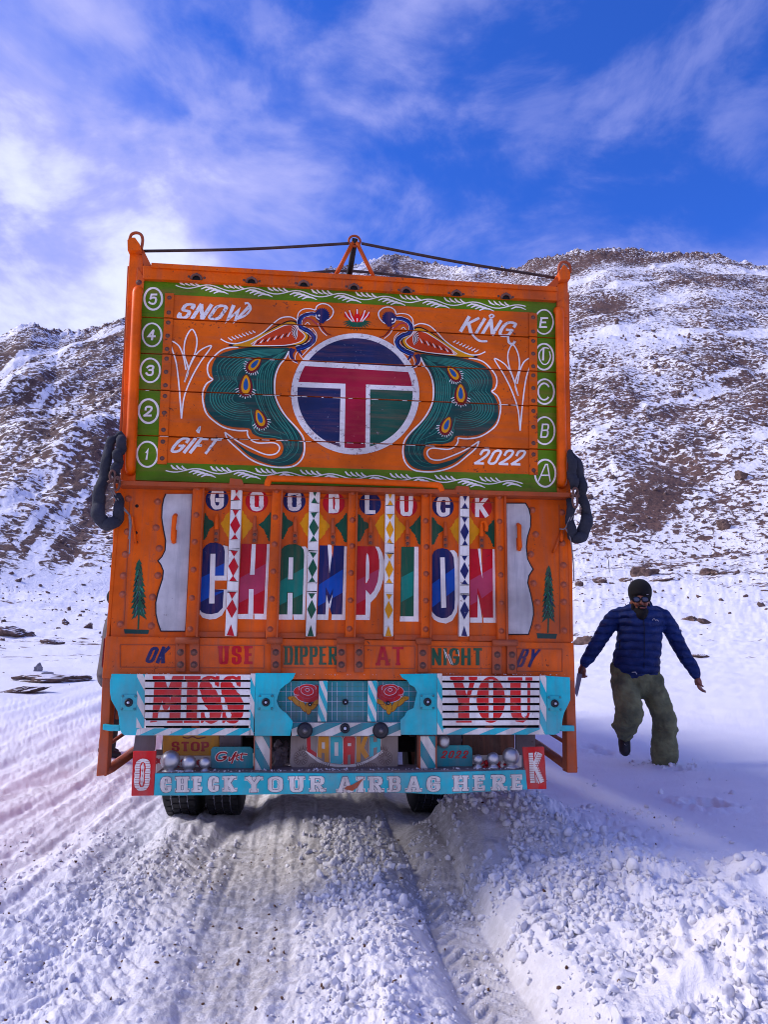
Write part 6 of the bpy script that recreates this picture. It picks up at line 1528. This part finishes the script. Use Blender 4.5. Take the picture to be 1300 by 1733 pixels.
# ------------------------------------------------------------------ the walking man
SK = plain('skin', (136, 82, 60), .55, 0, .001, 200, .1)
BEARD = plain('black_beard', (14, 10, 10), .95, 0, .004, 260, .2)
def jacket_mat():
    k = NT('navy_quilted_jacket'); k.col(k.mix(k.rng(k.noise(6, 5, .6), .3, .7), lin((26, 50, 108)), lin((14, 30, 78)))); k.rough(.62); k.b.inputs['Specular IOR Level'].default_value = .25
    n1 = k.noise(16, 4, .6, dist=.6); n2 = k.noise(50, 4, .6, dist=.4)
    wv = k.n('ShaderNodeTexWave'); wv.bands_direction = 'Z'; wv.inputs['Scale'].default_value = 4.3; wv.inputs['Distortion'].default_value = 2.2; wv.inputs['Detail'].default_value = 2; wv.inputs['Detail Scale'].default_value = 1.2
    k.l(k.tc.outputs['Object'], wv.inputs['Vector']); q = k.math('POWER', wv.outputs[1], .35)
    b1 = k.bump(q, .03, .8); k.nor(k.bump(k.math('ADD', n1, k.math('MULTIPLY', n2, .35)), .02, .6, b1)); return k.m
def trouser_mat():
    k = NT('olive_trousers'); k.col(k.mix(k.rng(k.noise(7, 5, .6), .3, .7), lin((124, 126, 86)), lin((84, 88, 62)))); k.rough(.85)
    n1 = k.noise(6, 5, .6, (1, 1, 1.6), dist=1.2); k.nor(k.bump(n1, .06, .6)); return k.m
JK = jacket_mat(); TRS = trouser_mat(); BEAN = plain('black_knit', (10, 9, 10), .95, 0, .004, 180, .2); SHOE = plain('dark_shoe', (24, 26, 36), .6, 0, .002, 60, .2); SOLE = plain('white_sole', (190, 190, 196), .6)
MS = .00127
feet = gpt(1115, 1299, .15)
gz = float(ground(feet[0], feet[1]))
man = empty('walking_person', (feet[0]-.055, feet[1], gz-.055), rad(-9), 'man in black beanie, sunglasses, navy puffer jacket and baggy olive trousers striding through snow', 'person')
def L3(cx, cy, d=0.): return Vector(((cx-640)*MS, d, (1500-cy)*MS))
def remeshed(mb, name, parent, vox, sm=4, label=None):
    o = mb.build(name, parent, label=label); m = o.modifiers.new('remesh', 'REMESH'); m.mode = 'VOXEL'; m.voxel_size = vox; m.use_smooth_shade = True
    if sm: s_ = o.modifiers.new('smooth', 'SMOOTH'); s_.factor = .5; s_.iterations = sm
    return o
def wrinkle(o, st, size):
    t = bpy.data.textures.new('folds', 'CLOUDS'); t.noise_scale = size; t.noise_depth = 2
    m = o.modifiers.new('folds', 'DISPLACE'); m.texture = t; m.strength = st; m.mid_level = .5; m.texture_coords = 'LOCAL'
def limb(mb, pts, rs, mat, n=16, puff=0., per=.065, seed=0):
    """tube through points with radii interpolated, optional quilted puffs"""
    q = [tuple(p)+(tuple(r) if isinstance(r, tuple) else (r, r)) for p, r in zip(pts, rs)]; c = catmull(q, 12)
    acc = 0; out_ = []; rr_ = []
    for i, p in enumerate(c):
        if i: acc += (Vector(p[:3])-Vector(c[i-1][:3])).length
        f = 1+puff*(abs(math.sin(math.pi*acc/per+seed))-.5); out_.append(p[:3]); rr_.append((max(p[3]*f, .002), max(p[4]*f, .002)))
    mb.tube(out_, rr_, mat, n)
    for e, r in ((out_[0], rr_[0]), (out_[-1], rr_[-1])): mb.ball(e, min(r)*.98, mat, 12, 8)
# body: one continuous surface under the clothes
b = MB()
HC = L3(622, 284, -.06)
b.ball(HC+Vector((0, 0, .0)), .085, SK, 20, 14, (.92, 1.08, 1.25)); b.ball(HC+Vector((0, -.025, -.065)), .062, SK, 16, 10, (1, 1, 1))
limb(b, [L3(640, 400, .03), L3(632, 330, -.01)], [.062, .058], SK)
b.ball(HC+Vector((-.006, -.103, -.018)), .017, SK, 10, 8, (.8, 1, 1.2)); b.ball(HC+Vector((-.006, -.098, .003)), .010, SK, 8, 6, (.7, 1, 1.6))
for sx in (-1, 1): b.ball(HC+Vector((sx*.082, .0, -.01)), .024, SK, 10, 8, (.4, .8, 1.2)); b.ball(HC+Vector((sx*.038, -.075, -.022)), .022, SK, 10, 8)
limb(b, [L3(640, 400, .02), L3(620, 560, .0), L3(570, 760, .02), L3(570, 860, .02)], [(.10, .08), (.13, .10), (.12, .1), (.14, .1)], SK)
limb(b, [L3(430, 430, .01), L3(322, 565, -.03), L3(215, 710, -.08), L3(180, 745, -.10)], [.036, .036, .03, .026], SK)
limb(b, [L3(820, 430, .02), L3(895, 610, -.0), L3(965, 790, -.05), L3(985, 830, -.06)], [.036, .036, .03, .026], SK)
limb(b, [L3(480, 860, .02), L3(480, 1080, -.16), L3(455, 1290, .05)], [.085, .06, .04], SK); limb(b, [L3(680, 860, .02), L3(735, 1130, -.03), L3(715, 1440, .03)], [.085, .06, .045], SK)
# hands: palm, four unequal bent fingers and a thumb
def hand(mb, wr, pdir, side, curl, spread_dir, fac):
    d = Vector(pdir).normalized(); sp = Vector(spread_dir).normalized(); nm = d.cross(sp).normalized()*fac
    wr = Vector(wr); limb(mb, [wr-d*.02, wr+d*.03, wr+d*.075], [(.024, .022), (.03, .02), (.034, .016)], SK, 12)
    pal = wr+d*.045; mb.ball(pal, .034, SK, 14, 10, (1, .9, 1))
    for k, ln_ in enumerate((.066, .078, .073, .058)):
        base = wr+d*.082+sp*(k-1.5)*.021; p0 = base-d*.03; p1 = base; a1 = curl*.5; p2 = p1+(d*math.cos(a1)+nm*math.sin(a1))*ln_*.45; a2 = curl*1.3; p3 = p2+(d*math.cos(a2)+nm*math.sin(a2))*ln_*.32; a3 = curl*1.9; p4 = p3+(d*math.cos(a3)+nm*math.sin(a3))*ln_*.26
        limb(mb, [p0, p1, p2, p3, p4], [.011, .0112, .0104, .0095, .008], SK, 10)
    t0 = wr+d*.025-sp*.022*side; t1 = wr+d*.05-sp*.042*side+nm*.012; t2 = wr+d*.075-sp*.046*side+nm*.03; t3 = wr+d*.092-sp*.036*side+nm*.045
    limb(mb, [t0, t1, t2, t3], [.013, .012, .0105, .0085], SK, 10)
wl = L3(178, 748, -.10); wr_ = L3(988, 832, -.06)
hand(b, wl, (-.22, -.1, -1), 1, 1.15, (.75, -.6, -.1), -1)
hand(b, wr_, (.10, -.12, -1), -1, .55, (-.5, -.85, 0), -1)
remeshed(b, 'body', man, .0055, 3)
# jacket
b = MB()
limb(b, [L3(640, 318, .03), L3(634, 372, .01), L3(618, 500, -.01), L3(595, 620, -.02), L3(575, 720, -.01), L3(568, 795, .01)], [(.13, .12), (.215, .145), (.205, .165), (.205, .175), (.215, .17), (.205, .165)][:6], JK, 32, .05, .075)
limb(b, [L3(520, 365, .03), L3(440, 400, .03), L3(360, 500, .0), L3(290, 600, -.04), L3(225, 690, -.08), L3(190, 735, -.10)], [.070, .080, .074, .068, .058, .048], JK, 20, .07, .062)
limb(b, [L3(750, 362, .03), L3(805, 405, .03), L3(850, 500, .01), L3(895, 620, -.01), L3(950, 740, -.04), L3(980, 815, -.06)], [.070, .080, .074, .068, .06, .050], JK, 20, .07, .062, 1)
limb(b, [L3(638, 330, .03), L3(636, 362, -.02)], [.095, .10], JK, 20)
jk = remeshed(b, 'jacket', man, .009, 3); wrinkle(jk, .022, .07)
b = MB(); b.tube([tuple(L3(628, 395, -.155)), tuple(L3(622, 480, -.185)), tuple(L3(612, 600, -.205)), tuple(L3(606, 700, -.192)), tuple(L3(603, 800, -.160))], .0035, BEAN, 6); b.build('zip', jk)
b = MB(); b.tube([tuple(L3(x, y, -.135)) for x, y in catmull([(692, 425), (698, 414), (708, 414), (714, 426), (724, 420), (736, 432)], 4)], .003, SOLE, 6); b.build('chest_logo', jk, label='small white curved emblem on the chest')
b = MB(); b.tube([tuple(L3(452, 570, -.13)), tuple(L3(440, 640, -.145))], .004, BEAN, 6); b.build('pocket_zip', jk)
# trousers: baggy
b = MB()
limb(b, [L3(562, 730, .02), L3(565, 820, .02), L3(575, 890, .01)], [(.215, .15), (.225, .16), (.21, .155)], TRS, 28)
limb(b, [L3(480, 850, .0), L3(480, 950, -.07), L3(490, 1050, -.14), L3(475, 1110, -.14), L3(460, 1180, -.06), L3(462, 1235, .0), L3(462, 1278, .04)], [(.125, .125), (.122, .125), (.12, .125), (.12, .125), (.115, .11), (.085, .09), (.058, .07)], TRS, 24, .05, .10)
limb(b, [L3(660, 850, .02), L3(690, 950, .0), L3(720, 1060, -.03), L3(745, 1160, -.03), L3(740, 1215, -.0), L3(740, 1300, .0), L3(733, 1390, .02), L3(722, 1450, .02), L3(715, 1505, .02)], [(.128, .125), (.115, .12), (.105, .115), (.108, .115), (.105, .11), (.112, .115), (.115, .115), (.105, .105), (.085, .09)], TRS, 24, .06, .11)
b.ball(L3(385, 1190, -.03), .04, TRS, 10, 8); b.ball(L3(815, 1205, -.0), .035, TRS, 10, 8)
tr2_ = remeshed(b, 'trousers', man, .010, 3); wrinkle(tr2_, .045, .12); wrinkle(tr2_, .012, .04)
b = MB(); b.tube([tuple(L3(515, 802, -.175)), tuple(L3(540, 800, -.182)), tuple(L3(548, 815, -.182))], .004, SOLE, 6); b.build('drawstring', tr2_)
# beanie, sunglasses, beard
b = MB(); c = L3(632, 195, -.03)
b.ball(c, .112, BEAN, 24, 16, (1.0, 1.02, .98)); limb(b, [L3(632, 190, -.03), L3(630, 236, -.035)], [(.112, .115), (.108, .118)], BEAN, 24)
bn = remeshed(b, 'beanie', man, .009, 3)
b = MB(); b.box(0, .018, 0, .004, 0, .002, SOLE); o = b.build('label_tab', bn); o.location = tuple(L3(660, 236, -.15))
b = MB()
for cx_ in (-.043, .036): b.ball(HC+Vector((cx_-.006, -.098, .018)), .034, plain('mirror_lens', (70, 76, 96), .15, .5), 18, 10, (1.0, .28, .72))
gl_ = b.build('sunglasses', man)
b = MB()
for cx_ in (-.043, .036): b.tube([tuple(HC+Vector((cx_-.006+.036*math.cos(t), -.100, .018+.027*math.sin(t)))) for t in [2*math.pi*k/20 for k in range(21)]], .0042, BEAN, 6)
b.tube([tuple(HC+Vector((-.014, -.106, .022))), tuple(HC+Vector((.002, -.106, .022)))], .004, BEAN, 6)
for sx in (-1, 1): b.tube([tuple(HC+Vector((sx*.075-.004, -.098, .024))), tuple(HC+Vector((sx*.09, 0, .02)))], .004, BEAN, 6)
b.build('glasses_frame', gl_)
b = MB(); b.ball(HC+Vector((-.003, -.040, -.095)), .072, BEARD, 20, 14, (1.02, .88, .72)); b.ball(HC+Vector((-.004, -.065, -.125)), .056, BEARD, 14, 10)
for sx in (-1, 1): b.ball(HC+Vector((sx*.070, -.022, -.060)), .034, BEARD, 12, 8, (.7, 1.1, 1.5))
b.tube([tuple(HC+Vector((-.045, -.098, -.056))), tuple(HC+Vector((-.006, -.112, -.043))), tuple(HC+Vector((.036, -.098, -.056)))], [.008, .011, .008], BEARD, 8)
remeshed(b, 'beard', man, .006, 2)
b = MB(); b.tube([tuple(HC+Vector((-.026, -.119, -.066))), tuple(HC+Vector((-.004, -.124, -.063))), tuple(HC+Vector((.02, -.119, -.066)))], [.004, .0065, .004], plain('lip', (120, 60, 56), .5), 8); b.build('mouth', man)
# shoes
b = MB(); limb(b, [L3(458, 1275, .05), L3(456, 1310, .02), L3(450, 1370, -.03)], [(.050, .06), (.056, .06), (.052, .045)], SHOE, 16); sh1 = remeshed(b, 'shoe', man, .008, 3)
b = MB(); limb(b, [L3(456, 1322, .05), L3(450, 1386, -.02)], [(.052, .02), (.048, .02)], SOLE, 16); b.build('sole', sh1)
b = MB(); b.tube([tuple(L3(446, 1315, -.045)), tuple(L3(456, 1325, -.05)), tuple(L3(468, 1322, -.045))], .003, SOLE, 6); b.build('lace', sh1)
b = MB(); limb(b, [L3(716, 1450, .04), L3(718, 1492, .02), L3(722, 1502, -.12)], [(.05, .055), (.05, .055), (.045, .03)], SHOE, 16); remeshed(b, 'shoe', man, .009, 3)
# what he holds
b = MB(); h0 = L3(150, 780, -.12); h1 = L3(110, 965, -.14)
kn = empty('hand_saw', (0, 0, 0), 0, 'short dark-handled blade held pointing down in the walking man\'s hand nearest the truck', 'hand tool')
kn.matrix_world = Matrix.Translation(man.location) @ Euler((0, 0, man.rotation_euler[2])).to_matrix().to_4x4()
b.tube([tuple(L3(172, 760, -.135)), tuple(L3(150, 815, -.135))], [(.016, .011)]*2, plain('tool_handle', (70, 30, 26), .6), 10); b.build('handle', kn, .002)
b = MB(); vs = []
pts = [(128, 812), (166, 815), (150, 880), (120, 985), (102, 950)]
for d in (-.137, -.133):
    for p in pts: vs.append(tuple(L3(p[0], p[1], d)))
n = 5; b.add(vs, [tuple(range(n)), tuple(range(n, 2*n))[::-1]]+[(i, (i+1) % n, n+(i+1) % n, n+i) for i in range(n)], plain('blade_steel', (92, 88, 110), .3, .6, 0, 40, .3)); b.build('blade', kn)

# ------------------------------------------------------------------ the second person, behind the truck's left side
s2 = 4.2; u2 = -2.22; x2, y2 = us2xy(u2, s2); gz2 = float(ground(x2, y2))
p2 = empty('standing_person', (x2, y2, gz2), rad(115), 'person in a grey-brown coat almost hidden behind the left side of the truck', 'person')
COAT = plain('grey_brown_coat', (96, 84, 84), .9, 0, .01, 20, .3)
def V_(x, y, z): return Vector((x, y, z))
b = MB(); b.ball(V_(0, 0, 1.60), .095, SK, 18, 12, (.9, 1.05, 1.2)); limb(b, [V_(0, 0, 1.35), V_(0, 0, 1.52)], [.055, .055], SK); limb(b, [V_(0, 0, .9), V_(0, 0, 1.4)], [(.14, .1), (.16, .1)], SK)
b.ball(V_(0, -.10, 1.585), .016, SK, 8, 6)
for sx in (-1, 1):
    limb(b, [V_(sx*.18, 0, 1.38), V_(sx*.24, .02, 1.1), V_(sx*.22, -.08, .88)], [.05, .04, .028], SK); limb(b, [V_(sx*.09, 0, .9), V_(sx*.11, -.02, .5), V_(sx*.12, 0, .08)], [.08, .055, .04], SK)
    hand(b, V_(sx*.22, -.08, .88), (0, -.2, -1), sx, .5, (.2, -1, 0), sx)
remeshed(b, 'body', p2, .008, 2)
b = MB(); limb(b, [V_(0, 0, 1.44), V_(0, 0, 1.32), V_(0, 0, 1.1), V_(0, 0, .82)], [(.12, .1), (.21, .13), (.20, .14), (.22, .16)], COAT, 24)
for sx in (-1, 1): limb(b, [V_(sx*.17, 0, 1.38), V_(sx*.25, .02, 1.1), V_(sx*.225, -.07, .90)], [.08, .068, .055], COAT, 16, .08)
remeshed(b, 'coat', p2, .012, 3)
b = MB()
for sx in (-1, 1): limb(b, [V_(sx*.09, 0, .88), V_(sx*.11, -.02, .5), V_(sx*.12, 0, .1)], [.10, .085, .075], DARK, 16)
remeshed(b, 'trousers', p2, .012, 3)
b = MB(); b.ball(V_(0, .015, 1.64), .105, BEARD, 18, 12, (.95, 1.05, 1.05)); b.build('hair', p2)
b = MB()
for sx in (-1, 1): limb(b, [V_(sx*.12, .03, .06), V_(sx*.12, -.10, .03)], [.05, .04], SHOE, 12)
remeshed(b, 'shoes', p2, .01, 2)
